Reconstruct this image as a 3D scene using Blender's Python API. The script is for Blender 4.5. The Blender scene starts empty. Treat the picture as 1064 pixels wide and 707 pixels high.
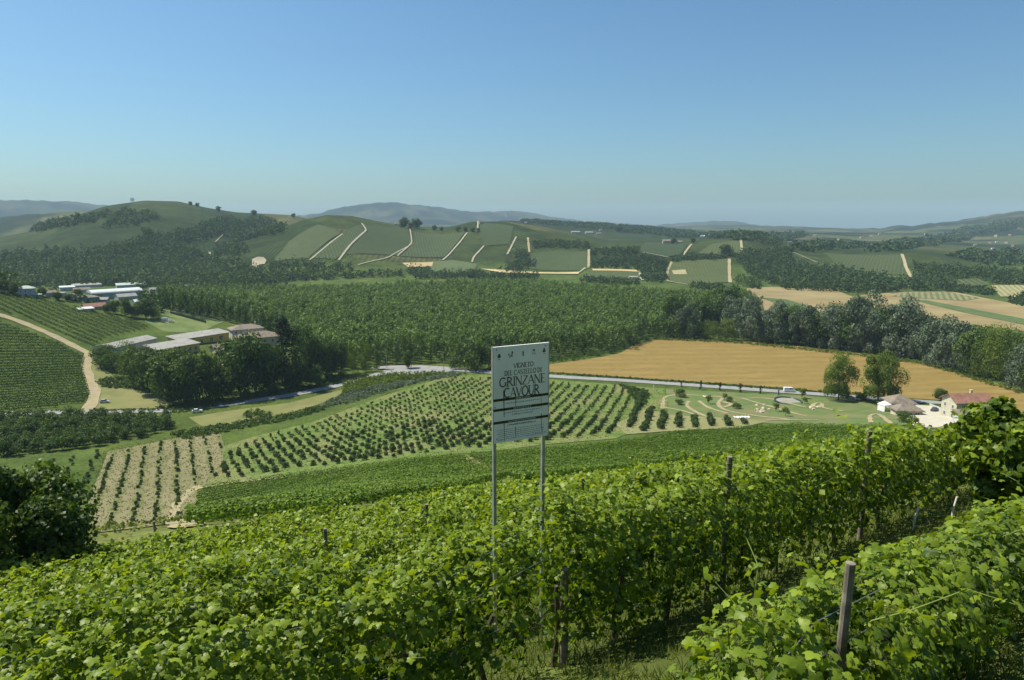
import bpy, math
import numpy as np
from mathutils import Vector, Matrix
from mathutils.geometry import delaunay_2d_cdt

R = math.radians
rng = np.random.default_rng(11)
sc = bpy.context.scene
COL = sc.collection

# ------------------------------------------------------------------ camera, light, exposure
CZ = 88.0                       # eye height above the valley floor, metres
PITCH = 10.04                   # looking down, degrees
FPX = 709.0                     # focal length in photo pixels (photo 1064 wide)
cam = bpy.data.cameras.new('camera')
cam.sensor_width = 36.0
cam.lens = 36.0 * FPX / 1064.0
cam.clip_start = 0.1
cam.clip_end = 60000.0
cam_o = bpy.data.objects.new('camera', cam)
COL.objects.link(cam_o)
cam_o.location = (0, 0, CZ)
cam_o.rotation_euler = (R(90 - PITCH), 0, 0)
sc.camera = cam_o

SUN_EL, SUN_AZ = 56.0, -66.0     # azimuth from the view axis, negative = left
w = bpy.data.worlds.new('World')
sc.world = w
w.use_nodes = True
nt = w.node_tree
bg = nt.nodes['Background']
sky = nt.nodes.new('ShaderNodeTexSky')
sky.sky_type = 'NISHITA'
sky.sun_disc = False
sky.sun_elevation = R(SUN_EL)
sky.sun_rotation = R(SUN_AZ)
sky.altitude = 300
sky.air_density = 1.15
sky.dust_density = 1.4
sky.ozone_density = 4.0
tone = nt.nodes.new('ShaderNodeMix'); tone.data_type = 'RGBA'; tone.blend_type = 'MULTIPLY'
tone.inputs['Factor'].default_value = 1.0
tone.inputs[7].default_value = (.68, .91, 1.0, 1)      # clear, slightly cyan summer sky
nt.links.new(sky.outputs[0], tone.inputs[6])
nt.links.new(tone.outputs[2], bg.inputs[0])
bg.inputs[1].default_value = 0.072

sun = bpy.data.lights.new('sun', 'SUN')
sun.energy = 4.8
sun.angle = R(0.53)
sun.color = (1.0, 0.93, 0.78)
sun_o = bpy.data.objects.new('sun', sun)
COL.objects.link(sun_o)
sd = Vector((math.sin(R(SUN_AZ)) * math.cos(R(SUN_EL)), math.cos(R(SUN_AZ)) * math.cos(R(SUN_EL)), math.sin(R(SUN_EL))))
sun_o.rotation_euler = sd.to_track_quat('Z', 'Y').to_euler()
sun_o.location = (-60, 40, 160)

sc.view_settings.view_transform = 'Standard'
sc.view_settings.look = 'None'
sc.view_settings.exposure = 0.70
sc.view_settings.gamma = 1.0
sc.view_settings.use_curve_mapping = False
cy = sc.cycles
cy.max_bounces = 5
cy.diffuse_bounces = 2
cy.glossy_bounces = 2
cy.transmission_bounces = 3
cy.transparent_max_bounces = 4
cy.volume_bounces = 0
cy.use_denoising = True

HAZE = 7.0e-5
# ------------------------------------------------------------------ object helpers
def tag(o, label=None, cat=None, group=None, kind=None):
    if label: o['label'] = label
    if cat: o['category'] = cat
    if group: o['group'] = group
    if kind: o['kind'] = kind
    return o

def empty(name, loc, rz=0.0):
    o = bpy.data.objects.new(name, None)
    o.empty_display_size = 0.2
    COL.objects.link(o)
    o.location = loc
    o.rotation_euler = (0, 0, rz)
    return o

def link(name, me, parent=None, loc=None):
    o = bpy.data.objects.new(name, me)
    COL.objects.link(o)
    if parent is not None: o.parent = parent
    if loc is not None: o.location = loc
    return o

def copy_tree(o, parent=None):
    c = o.copy()
    COL.objects.link(c)
    if parent is not None: c.parent = parent
    for ch in list(o.children):
        copy_tree(ch, c)
    return c

def mesh_np(name, verts, faces, mat, tint=None, smooth=False, uv=None):
    """verts (n,3), faces (m,k) of one k"""
    me = bpy.data.meshes.new(name)
    verts = np.asarray(verts, dtype=np.float32)
    faces = np.asarray(faces, dtype=np.int32)
    m, k = faces.shape
    me.vertices.add(len(verts))
    me.vertices.foreach_set('co', verts.ravel())
    me.loops.add(m * k)
    me.loops.foreach_set('vertex_index', faces.ravel())
    me.polygons.add(m)
    me.polygons.foreach_set('loop_start', np.arange(0, m * k, k, dtype=np.int32))
    if smooth:
        me.polygons.foreach_set('use_smooth', np.ones(m, dtype=bool))
    if tint is not None:
        a = me.attributes.new('tint', 'FLOAT', 'POINT')
        a.data.foreach_set('value', np.asarray(tint, dtype=np.float32))
    me.update(calc_edges=True)
    if mat is not None: me.materials.append(mat)
    return me

class MB:
    """collects boxes, tubes and polygons into one mesh"""
    def __init__(s): s.v = []; s.f = []
    def add(s, verts, faces):
        b = len(s.v)
        s.v += [tuple(p) for p in verts]
        s.f += [tuple(b + i for i in f) for f in faces]
        return s
    def box(s, x0, x1, y0, y1, z0, z1):
        return s.add([(x0,y0,z0),(x1,y0,z0),(x1,y1,z0),(x0,y1,z0),(x0,y0,z1),(x1,y0,z1),(x1,y1,z1),(x0,y1,z1)],
                     [(0,3,2,1),(4,5,6,7),(0,1,5,4),(1,2,6,5),(2,3,7,6),(3,0,4,7)])
    def tube(s, pts, radii, n=8, cap=True):
        pts = [Vector(p) for p in pts]
        if not hasattr(radii, '__len__'): radii = [radii] * len(pts)
        b = len(s.v)
        for i, p in enumerate(pts):
            d = (pts[min(i+1, len(pts)-1)] - pts[max(i-1, 0)]).normalized()
            a = Vector((0,0,1)) if abs(d.z) < 0.9 else Vector((1,0,0))
            u = d.cross(a).normalized(); v = d.cross(u)
            for k in range(n):
                t = 2*math.pi*k/n
                s.v.append(tuple(p + (u*math.cos(t) + v*math.sin(t))*radii[i]))
        for i in range(len(pts)-1):
            for k in range(n):
                a0 = b+i*n+k; a1 = b+i*n+(k+1)%n
                s.f.append((a0, a1, a1+n, a0+n))
        if cap:
            s.f.append(tuple(b+k for k in range(n)))
            s.f.append(tuple(b+(len(pts)-1)*n+n-1-k for k in range(n)))
        return s
    def mesh(s, name, mat, smooth=False):
        me = bpy.data.meshes.new(name)
        me.from_pydata(s.v, [], s.f)
        me.update()
        if smooth:
            for p in me.polygons: p.use_smooth = True
        if mat is not None: me.materials.append(mat)
        return me
    def build(s, name, mat, parent=None, loc=None, smooth=False):
        return link(name, s.mesh(name, mat, smooth), parent, loc)

# ------------------------------------------------------------------ pixels of the photograph to rays
_cp, _sp = math.cos(R(PITCH)), math.sin(R(PITCH))
def ray(px, py):
    px = np.asarray(px, float); py = np.asarray(py, float)
    a = (px - 532.0) / FPX; b = (353.5 - py) / FPX
    d = np.stack([a, _cp + b * _sp, -_sp + b * _cp], -1)
    return d / np.linalg.norm(d, axis=-1, keepdims=True)
def project(p):
    p = np.asarray(p, float) - np.array([0, 0, CZ])
    depth = p[..., 1]*_cp - p[..., 2]*_sp
    up = p[..., 1]*_sp + p[..., 2]*_cp
    return 532 + FPX*p[..., 0]/depth, 353.5 - FPX*up/depth, depth

# ------------------------------------------------------------------ terrain heights
def smooth(a, b, x):
    t = np.clip((x - a) / (b - a), 0, 1)
    return t*t*(3 - 2*t)

def value_noise(x, y, seed):
    xi = np.floor(x); yi = np.floor(y); fx = x - xi; fy = y - yi
    fx = fx*fx*(3-2*fx); fy = fy*fy*(3-2*fy)
    def h(i, j):
        n = np.sin(i*127.1 + j*311.7 + seed*74.7) * 43758.5453
        return n - np.floor(n)
    return (h(xi,yi)*(1-fx)+h(xi+1,yi)*fx)*(1-fy) + (h(xi,yi+1)*(1-fx)+h(xi+1,yi+1)*fx)*fy

A_DIR = R(26.0)
DX, DY = -math.sin(A_DIR), math.cos(A_DIR)      # downhill direction of the near slope
PU = np.array([-200, -60, -12, 0, 5, 9, 20, 46, 75, 104, 140, 180, 215, 260, 330, 420, 5000.])
PD = np.array([-75, -24, -3.5, 2.3, 4.75, 6.8, 11.3, 22.0, 33.0, 44.5, 56.5, 67.5, 74.0, 79.0, 84.0, 87.0, 87.0])

_RIDGES = [   # crest pixels, crest range, foot range, back fall distance, how far it falls behind
    ([(-300,262),(0,248),(40,240),(75,226),(110,214),(150,208),(185,209),(215,216),(245,221),(300,224),(328,229),(360,240),(400,258),(440,285),(470,300)], 2000, 1180, 900, .45),
    ([(120,300),(170,288),(215,268),(250,252),(285,240),(315,229),(340,224),(365,225),(400,232),(440,238),(465,238),(490,231),(525,231),(560,236),(595,244),(640,256),(690,275),(740,292),(800,305)], 1520, 1060, 700, .4),
    ([(470,300),(520,285),(560,268),(600,258),(650,254),(700,254),(740,251),(775,248),(800,255),(850,262),(900,265),(950,263),(985,267),(1030,276),(1064,281),(1400,285)], 1440, 1090, 700, .3),
    ([(400,262),(470,240),(520,229),(560,230),(610,233),(650,236),(700,241),(760,247),(800,258),(850,275)], 2500, 1800, 700, .5),
    ([(560,262),(640,247),(690,241),(740,238),(800,240),(880,240),(950,235),(1000,228),(1064,219),(1150,212),(1400,200)], 5600, 2900, 1200, .5),
    ([(-400,240),(-50,233),(0,226),(40,223),(90,219),(120,224),(160,238),(220,260)], 3600, 2500, 900, .4),
    ([(-500,200),(0,207),(30,206),(60,208),(108,211),(150,222),(250,228),(300,226),(330,223),(345,218),(370,213),(405,211),(440,214),(490,221),(512,220),(535,219),(565,224),(600,228),(650,233),(690,234),(740,229),(800,234),(880,238),(950,236),(1064,232),(1500,215)], 8200, 6000, 2500, .6),
]
_R = []
for pts, rc, rf, wb, bf in _RIDGES:
    p = np.array(pts, float)
    d = ray(p[:,0], p[:,1])
    s = d[:,0] / d[:,1]
    hgt = CZ + rc * d[:,2] / np.hypot(d[:,0], d[:,1])
    xs = np.linspace(s[0], s[-1], 900)
    hs = np.interp(xs, s, hgt)
    k = np.hanning(15); k /= k.sum()
    hs = np.convolve(np.pad(hs, 7, mode='edge'), k, mode='valid')
    if rc > 2300:      # uneven skyline
        ph = xs*rc
        hs = hs - rc*.0006 + rc*.0014*((value_noise(ph/330, ph*0, rc)-.5)*1.6 + (value_noise(ph/120, ph*0, rc+1)-.5)*1.2 + (value_noise(ph/45, ph*0, rc+2)-.5)*1.0)
    _R.append((xs, hs, rc, rf, wb, bf))

def terrain(x, y):
    x = np.asarray(x, float); y = np.asarray(y, float)
    dist = np.hypot(x, y)
    u = x*DX + y*DY
    wgt = 0.88*smooth(14, 60, dist)
    s = (1-wgt)*u + wgt*(0.93*y - 0.16*x) + 42*smooth(20, 95, -x)*smooth(50, 130, dist)
    z = (CZ + 0.0) - np.interp(s, PU, PD)
    # smoothing of the piecewise profile
    for dlt in (-6.0, 6.0):
        k = np.clip(np.abs(s)/40, 0.05, 1)*dlt
        z = z + (CZ - np.interp(s + k, PU, PD))
    z = z / 3.0
    # vineyard knoll on the left
    z = z + 46*np.exp(-(((x+420)/165)**2 + ((y-470)/130)**2))
    # hills
    yy = np.maximum(y, 1.0)
    sl = x / yy
    front = (y > 400)
    n1 = value_noise(x/210, y/210, 1) - .5
    n2 = value_noise(x/90, y/90, 2) - .5
    hill = np.zeros_like(z)
    sink = -300*smooth(5900, 7100, dist)     # the country falls away behind the last ridges
    z = z + sink
    for i, (xs, hs, rc, rf, wb, bf) in enumerate(_R):
        hc = np.interp(sl, xs, hs, left=hs[0], right=hs[-1]) + (300 if i == 6 else 0)
        edge = smooth(xs[0]-.25, xs[0]-.0, sl) * (1 - smooth(xs[-1], xs[-1]+.25, sl))
        rcj = rc * (1 + .06*np.sin(sl*9 + i*2.1)); rfj = rf * (1 + .05*np.sin(sl*13 + i))
        t = np.clip((dist - rfj) / (rcj - rfj), 0, 1)
        prof = np.where(t < 1, np.sin(t*math.pi/2)**1.35, 1)
        back = 1 - bf*smooth(0, wb, dist - rcj)
        amp = 16
        hh = hc*prof*back*edge + (n1*amp + n2*amp*.35)*prof*edge*(1 - np.exp(-((dist-rcj)/(0.16*rc))**2))
        hill = np.maximum(hill, np.where(front, hh, 0))
    z = z + hill
    # gentle unevenness on the near slope and valley
    z = z + (value_noise(x/9, y/9, 3)-.5)*.25*smooth(3, 25, dist)*(1-smooth(180, 320, dist))
    return z

# polar grid that carries the sheet
fine = np.arange(-47, 47.01, 0.16)
coarse = np.concatenate([np.arange(-180, -47, 3.0), fine, np.arange(47.2, 180, 3.0)])
ANG = np.radians(coarse)
_rr = [1.2]
while _rr[-1] < 11000:
    r_ = _rr[-1]
    st = .02 if r_ < 900 else (.0045 if r_ < 2700 else .014)
    _rr.append(r_*(1+st))
RAD = np.array(_rr)
GX = RAD[:,None]*np.sin(ANG)[None,:]; GY = RAD[:,None]*np.cos(ANG)[None,:]
GZ = terrain(GX, GY)

def ground(x, y):
    """height of the sheet itself (bilinear in the polar grid)"""
    x = np.asarray(x, float); y = np.asarray(y, float)
    r = np.clip(np.hypot(x, y), RAD[0], RAD[-2]); a = np.arctan2(x, y)
    i = np.clip(np.searchsorted(RAD, r, side='right')-1, 0, len(RAD)-2)
    j = np.clip(np.searchsorted(ANG, a, side='right')-1, 0, len(ANG)-2)
    fr = (r-RAD[i])/(RAD[i+1]-RAD[i]); fa = np.clip((a-ANG[j])/(ANG[j+1]-ANG[j]), 0, 1)
    return (GZ[i,j]*(1-fa)+GZ[i,j+1]*fa)*(1-fr) + (GZ[i+1,j]*(1-fa)+GZ[i+1,j+1]*fa)*fr

def hit(px, py, tmin=3.0):
    """first point of the ground seen at a pixel of the photograph"""
    d = ray(px, py); shp = d.shape[:-1]; d = d.reshape(-1, 3)
    n = len(d); t0 = np.full(n, tmin); res = np.full(n, np.nan); done = np.zeros(n, bool)
    t = t0.copy(); prev = t.copy()
    while (~done).any() and t.min() < 15000:
        p = d*t[:,None]
        below = (CZ + p[:,2]) < ground(p[:,0], p[:,1])
        new = below & ~done
        if new.any():
            lo = prev[new].copy(); hi = t[new].copy(); dd = d[new]
            for _ in range(24):
                m = (lo+hi)/2; q = dd*m[:,None]
                b = (CZ + q[:,2]) < ground(q[:,0], q[:,1])
                hi = np.where(b, m, hi); lo = np.where(b, lo, m)
            res[new] = hi; done |= new
        prev = np.where(done, prev, t); t = np.where(done, t, t*1.006)
        if t[~done].size == 0 or t[~done].min() > 14000: break
    res = np.where(np.isnan(res), 14000, res)
    p = d*res[:,None]; p[:,2] += CZ
    return p.reshape(shp + (3,))

def P(pts): 
    a = np.array(pts, float)
    return hit(a[:,0], a[:,1])

def in_poly(x, y, poly):
    x = np.asarray(x); y = np.asarray(y); c = np.zeros(x.shape, bool)
    n = len(poly); j = n-1
    for i in range(n):
        xi, yi = poly[i][0], poly[i][1]; xj, yj = poly[j][0], poly[j][1]
        cond = ((yi > y) != (yj > y)) & (x < (xj-xi)*(y-yi)/(yj-yi+1e-12)+xi)
        c ^= cond; j = i
    return c
# ------------------------------------------------------------------ materials
def new_mat(name):
    m = bpy.data.materials.new(name); m.use_nodes = True
    t = m.node_tree; t.nodes.clear()
    out = t.nodes.new('ShaderNodeOutputMaterial')
    return m, t, out

def noise_mix(t, c1, c2, scale, vec=None, detail=4.0, lo=.35, hi=.65):
    n = t.nodes.new('ShaderNodeTexNoise'); n.inputs['Scale'].default_value = scale; n.inputs['Detail'].default_value = detail
    if vec is not None: t.links.new(vec, n.inputs['Vector'])
    r = t.nodes.new('ShaderNodeMapRange'); r.inputs['From Min'].default_value = lo; r.inputs['From Max'].default_value = hi
    t.links.new(n.outputs['Fac'], r.inputs['Value'])
    mx = t.nodes.new('ShaderNodeMix'); mx.data_type = 'RGBA'
    t.links.new(r.outputs[0], mx.inputs['Factor'])
    for sock, c in ((mx.inputs[6], c1), (mx.inputs[7], c2)):
        if hasattr(c, 'is_output'): t.links.new(c, sock)
        else: sock.default_value = (*c, 1)
    return mx.outputs[2]

def surf(name, c1, c2=None, scale=1.0, rough=.85, c3=None, scale3=.1, spec=.2, metal=0.0, bump=0.0, bscale=20.):
    """two or three colours mixed by noise in object space"""
    m, t, out = new_mat(name)
    b = t.nodes.new('ShaderNodeBsdfPrincipled')
    b.inputs['Roughness'].default_value = rough
    b.inputs['Specular IOR Level'].default_value = spec
    b.inputs['Metallic'].default_value = metal
    tc = t.nodes.new('ShaderNodeTexCoord')
    vec = tc.outputs['Object']
    if c2 is None: c2 = tuple(min(1, x*1.18) for x in c1)
    col = noise_mix(t, c1, c2, scale, vec)
    if c3 is not None: col = noise_mix(t, col, c3, scale3, vec, 3.0, .45, .7)
    t.links.new(col, b.inputs['Base Color'])
    if bump:
        n = t.nodes.new('ShaderNodeTexNoise'); n.inputs['Scale'].default_value = bscale; t.links.new(vec, n.inputs['Vector'])
        bp = t.nodes.new('ShaderNodeBump'); bp.inputs['Strength'].default_value = bump
        t.links.new(n.outputs['Fac'], bp.inputs['Height']); t.links.new(bp.outputs[0], b.inputs['Normal'])
    t.links.new(b.outputs[0], out.inputs['Surface'])
    return m

def leaf_mat(name, dark, light, trans=.4, tcol=None, rough=.5, spec=.3):
    """foliage: colour runs dark to light along the leaf attribute, part of the light passes through"""
    m, t, out = new_mat(name)
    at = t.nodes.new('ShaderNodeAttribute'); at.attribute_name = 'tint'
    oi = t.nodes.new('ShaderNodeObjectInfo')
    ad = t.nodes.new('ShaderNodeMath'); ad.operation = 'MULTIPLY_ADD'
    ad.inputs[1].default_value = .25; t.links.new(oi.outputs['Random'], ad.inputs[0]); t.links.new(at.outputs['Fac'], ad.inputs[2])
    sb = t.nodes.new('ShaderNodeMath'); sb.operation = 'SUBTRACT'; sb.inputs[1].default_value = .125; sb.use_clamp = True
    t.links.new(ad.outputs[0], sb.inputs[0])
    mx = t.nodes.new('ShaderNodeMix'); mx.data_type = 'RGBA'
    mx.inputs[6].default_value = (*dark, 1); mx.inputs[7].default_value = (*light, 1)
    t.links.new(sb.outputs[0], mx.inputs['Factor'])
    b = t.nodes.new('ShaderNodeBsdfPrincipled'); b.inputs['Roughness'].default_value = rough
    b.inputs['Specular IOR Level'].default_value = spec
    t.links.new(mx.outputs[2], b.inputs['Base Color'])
    tr = t.nodes.new('ShaderNodeBsdfTranslucent')
    if tcol is None: tcol = (1.5, 1.55, .55)
    mu = t.nodes.new('ShaderNodeMix'); mu.data_type = 'RGBA'; mu.blend_type = 'MULTIPLY'; mu.inputs['Factor'].default_value = 1
    t.links.new(mx.outputs[2], mu.inputs[6]); mu.inputs[7].default_value = (*tcol, 1)
    t.links.new(mu.outputs[2], tr.inputs['Color'])
    ms = t.nodes.new('ShaderNodeMixShader'); ms.inputs[0].default_value = trans
    t.links.new(b.outputs[0], ms.inputs[1]); t.links.new(tr.outputs[0], ms.inputs[2])
    t.links.new(ms.outputs[0], out.inputs['Surface'])
    return m

def band_mat(name, soil, crop, ang, period, share=.5, soil2=None, crop2=None, wob=.25):
    """rows of a crop over soil, rows run along the world angle ang (degrees from +X)"""
    m, t, out = new_mat(name)
    b = t.nodes.new('ShaderNodeBsdfPrincipled'); b.inputs['Roughness'].default_value = .9; b.inputs['Specular IOR Level'].default_value = .1
    tc = t.nodes.new('ShaderNodeTexCoord')
    mp = t.nodes.new('ShaderNodeMapping'); mp.inputs['Rotation'].default_value = (0, 0, R(90 - ang))
    t.links.new(tc.outputs['Object'], mp.inputs['Vector'])
    wv = t.nodes.new('ShaderNodeTexWave'); wv.bands_direction = 'X'; wv.inputs['Scale'].default_value = 2*math.pi/20/period*1.0
    wv.inputs['Distortion'].default_value = wob*4; wv.inputs['Detail'].default_value = 2; wv.inputs['Detail Scale'].default_value = 3
    t.links.new(mp.outputs[0], wv.inputs['Vector'])
    r = t.nodes.new('ShaderNodeMapRange'); r.inputs['From Min'].default_value = share-.22; r.inputs['From Max'].default_value = share+.22
    t.links.new(wv.outputs['Fac'], r.inputs['Value'])
    cs = noise_mix(t, soil, soil2 or tuple(x*1.25 for x in soil), .06, tc.outputs['Object'])
    cc = noise_mix(t, crop, crop2 or tuple(x*1.4 for x in crop), .35, tc.outputs['Object'])
    mx = t.nodes.new('ShaderNodeMix'); mx.data_type = 'RGBA'
    t.links.new(r.outputs[0], mx.inputs['Factor']); t.links.new(cs, mx.inputs[6]); t.links.new(cc, mx.inputs[7])
    t.links.new(mx.outputs[2], b.inputs['Base Color']); t.links.new(b.outputs[0], out.inputs['Surface'])
    return m

M = {}
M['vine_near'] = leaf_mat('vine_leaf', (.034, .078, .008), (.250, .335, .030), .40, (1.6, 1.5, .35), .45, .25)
M['vine_far'] = leaf_mat('vine_foliage', (.046, .098, .012), (.180, .265, .030), .3, (1.5, 1.55, .5), .6, .2)
M['vine_dist'] = leaf_mat('distant_vine_foliage', (.034, .072, .018), (.100, .160, .034), .25, None, .7, .15)
M['poplar'] = leaf_mat('poplar_leaf', (.030, .070, .015), (.185, .270, .068), .25, None, .6, .2)
M['broad'] = leaf_mat('broadleaf', (.026, .058, .013), (.115, .175, .034), .25, None, .6, .2)
M['willow'] = leaf_mat('willow_leaf', (.052, .084, .045), (.215, .265, .170), .25, (1.2, 1.3, .9), .6, .25)
M['yellowgreen'] = leaf_mat('yellow_green_leaf', (.055, .095, .012), (.170, .225, .030), .3, None, .6, .2)
M['cypress'] = leaf_mat('cypress_leaf', (.010, .022, .009), (.026, .048, .015), .1, None, .7, .15)
M['hazel'] = leaf_mat('hazel_leaf', (.026, .058, .016), (.100, .155, .036), .25, None, .6, .2)
M['darkwood'] = leaf_mat('woodland_leaf', (.022, .048, .017), (.080, .125, .034), .2, None, .7, .15)
M['lone'] = leaf_mat('lone_tree_leaf', (.060, .100, .014), (.200, .265, .040), .3, None, .6, .2)
M['grass'] = leaf_mat('grass_blade', (.060, .085, .018), (.190, .230, .060), .35, (1.3, 1.3, .6), .7, .15)
M['bark'] = surf('bark', (.10, .08, .06), (.17, .14, .11), 6, .9, bump=.4)
M['vinewood'] = surf('vine_wood', (.06, .045, .035), (.13, .10, .075), 20, .9, bump=.5)
M['oldpost'] = surf('weathered_post', (.14, .12, .10), (.26, .23, .19), 14, .9, c3=(.09,.075,.06), scale3=4, bump=.5)
M['steel'] = surf('galvanised_steel', (.34, .36, .38), (.46, .48, .5), 9, .45, metal=.55, spec=.5)
M['wire'] = surf('wire', (.30, .30, .30), (.40, .40, .38), 5, .5, metal=.6)
M['boardgrey'] = surf('sign_panel', (.83, .82, .84), (.87, .87, .88), 3.5, .5, c3=(.72, .73, .75), scale3=2.0, spec=.3)
M['ink'] = surf('sign_ink', (.050, .056, .056), (.13, .14, .135), 30, .7)
M['inkpale'] = surf('sign_ink_faded', (.16, .19, .20), (.26, .30, .31), 40, .7)
M['inkred'] = surf('sign_ink_red', (.20, .09, .08), (.30, .13, .11), 20, .7)
M['inkblue'] = surf('sign_ink_blue', (.20, .22, .45), (.28, .31, .55), 20, .7)
M['barink'] = surf('sign_bar', (.040, .034, .022), (.075, .062, .036), 12, .6)
M['barletter'] = surf('sign_bar_letter', (.5, .55, .52), (.65, .7, .68), 20, .6)
M['rust'] = surf('rust_streak', (.025, .022, .02), (.07, .05, .035), 15, .8)
M['white'] = surf('white_paint', (.72, .72, .70), (.80, .80, .78), 2, .6)
M['palestake'] = surf('pale_stake', (.62, .60, .54), (.74, .72, .66), 8, .7)
M['cream'] = surf('cream_plaster', (.42, .40, .29), (.49, .47, .35), .8, .85)
M['whitewall'] = surf('white_plaster', (.38, .39, .385), (.48, .49, .485), .6, .85)
M['greywall'] = surf('grey_plaster', (.36, .38, .37), (.44, .45, .44), .5, .85)
M['yellowwall'] = surf('yellow_plaster', (.58, .42, .07), (.66, .48, .10), .6, .85)
M['tealwall'] = surf('teal_cladding', (.12, .22, .24), (.17, .28, .30), .4, .6)
M['beigewall'] = surf('beige_plaster', (.46, .40, .30), (.54, .47, .36), .5, .85)
M['tile'] = surf('roof_tile', (.165, .13, .095), (.235, .19, .145), 2.2, .85, c3=(.125, .105, .085), scale3=.5, bump=.4)
M['redtile'] = surf('red_roof_tile', (.22, .115, .085), (.30, .16, .11), 1.2, .85, c3=(.18,.10,.08), scale3=.4)
M['browntile'] = surf('brown_roof_tile', (.17, .145, .115), (.24, .205, .165), 1.6, .85, c3=(.13,.115,.095), scale3=.4)
M['fibro'] = surf('fibre_cement_roof', (.22, .22, .20), (.30, .30, .28), .7, .85, c3=(.20,.20,.18), scale3=.15)
M['metalroof'] = surf('pale_metal_roof', (.44, .48, .47), (.52, .55, .54), .3, .5)
M['greenroof'] = surf('green_grey_roof', (.30, .36, .32), (.38, .44, .40), .3, .7)
M['dark'] = surf('dark_opening', (.02, .024, .026), (.035, .04, .042), 2, .3, spec=.5)
M['glass'] = surf('window_glass', (.03, .04, .05), (.06, .075, .09), 2, .12, spec=.6)
M['wood'] = surf('brown_timber', (.22, .13, .07), (.30, .19, .11), 4, .8)
M['tent'] = surf('white_canvas', (.78, .78, .78), (.84, .84, .84), 2, .8)
M['carwhite'] = surf('white_car_paint', (.70, .71, .72), (.74, .75, .76), 1, .25, spec=.6)
M['cargrey'] = surf('silver_car_paint', (.40, .42, .44), (.46, .48, .50), 1, .3, spec=.6, metal=.3)
M['cardark'] = surf('dark_car_paint', (.04, .045, .06), (.06, .065, .08), 1, .25, spec=.6)
M['tyre'] = surf('tyre_rubber', (.015, .015, .015), (.025, .025, .025), 5, .9)
M['stone'] = surf('stone', (.36, .30, .22), (.48, .41, .31), 1.2, .9)
M['silver'] = surf('silver_sheet', (.55, .6, .66), (.72, .76, .8), .8, .35, spec=.5)
M['fencegrey'] = surf('fence_metal', (.30, .31, .31), (.38, .39, .39), 3, .6)

# ------------------------------------------------------------------ the ground sheet, coloured by what grows where, darkened with distance
def lerp3(a, b, t): return a*(1-t)[..., None] + b*t[..., None]
def ground_colour(X, Y, Z):
    D = np.hypot(X, Y)
    n1 = value_noise(X/35, Y/35, 5); n2 = value_noise(X/11, Y/11, 6); n3 = value_noise(X/140, Y/140, 7)
    meadow = lerp3(np.broadcast_to(np.array([.050, .084, .020]), X.shape+(3,)), np.array([.080, .110, .028]), np.clip(n1*.7+n2*.5-.1, 0, 1))
    slope = lerp3(np.broadcast_to(np.array([.066, .092, .022]), X.shape+(3,)), np.array([.125, .140, .048]), np.clip(n2, 0, 1))
    c = lerp3(slope, meadow, smooth(120, 220, D))
    # vineyard parcels on the hills: cells of a turned, uneven grid
    ca, sa = math.cos(.5), math.sin(.5)
    gx = (X*ca + Y*sa + 40*(value_noise(X/260, Y/260, 8)-.5))/150; gy = (-X*sa + Y*ca + 40*(value_noise(X/260, Y/260, 9)-.5))/210
    cell = np.abs(np.sin(np.floor(gx)*12.9898 + np.floor(gy)*78.233)*43758.5453) % 1
    cell2 = np.abs(np.sin(np.floor(gx)*39.34 + np.floor(gy)*11.135)*24634.6345) % 1
    hv = lerp3(np.broadcast_to(np.array([.030, .056, .018]), X.shape+(3,)), np.array([.068, .096, .030]), np.clip(cell*.8 + n2*.25, 0, 1))
    hv = lerp3(hv, np.array([.16, .15, .07]), np.where(cell2 > .93, .55, 0.0))
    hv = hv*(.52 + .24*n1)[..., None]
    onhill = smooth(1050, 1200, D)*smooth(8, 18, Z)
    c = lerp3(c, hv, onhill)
    # far country: woods with paler clearings
    w_ = smooth(.38, .62, value_noise(X/330, Y/330, 12)*.6 + value_noise(X/120, Y/120, 13)*.4)
    far = lerp3(np.broadcast_to(np.array([.020, .036, .018]), X.shape+(3,)), np.array([.095, .115, .048]), w_)
    far = lerp3(far, np.array([.22, .20, .11]), np.where((cell > .86) & (D > 2400), .5, 0.0))
    c = lerp3(c, far, smooth(1900, 2700, D))
    c = c*(1 - .30*smooth(1700, 2600, D) - .32*smooth(4200, 6000, D))[..., None]  # far colour darkened with distance so the haze over it reads bluer
    return np.clip(c, 0, 1)

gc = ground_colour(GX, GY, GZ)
nr, na = GX.shape
idx = np.arange(nr*na).reshape(nr, na)
f_main = np.stack([idx[:-1,:-1], idx[:-1,1:], idx[1:,1:], idx[1:,:-1]], -1).reshape(-1, 4)[:, ::-1]
f_seam = np.stack([idx[:-1,-1], idx[:-1,0], idx[1:,0], idx[1:,-1]], -1)[:, ::-1]
gverts = np.stack([GX, GY, GZ], -1).reshape(-1, 3)
m, t, out = new_mat('ground_cover')
b = t.nodes.new('ShaderNodeBsdfPrincipled'); b.inputs['Roughness'].default_value = .95; b.inputs['Specular IOR Level'].default_value = .05
at = t.nodes.new('ShaderNodeAttribute'); at.attribute_name = 'cover'
tc = t.nodes.new('ShaderNodeTexCoord')
f1 = noise_mix(t, (.62, .62, .62), (1.3, 1.28, 1.2), .9, tc.outputs['Object'], 6, .3, .7)
f2 = noise_mix(t, (.80, .82, .8), (1.18, 1.16, 1.15), .11, tc.outputs['Object'], 5, .3, .7)
def mul(t, a, b_):
    mu = t.nodes.new('ShaderNodeMix'); mu.data_type = 'RGBA'; mu.blend_type = 'MULTIPLY'; mu.inputs['Factor'].default_value = 1
    t.links.new(a, mu.inputs[6]); t.links.new(b_, mu.inputs[7]); return mu.outputs[2]
rw = t.nodes.new('ShaderNodeAttribute'); rw.attribute_name = 'rows'
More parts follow.
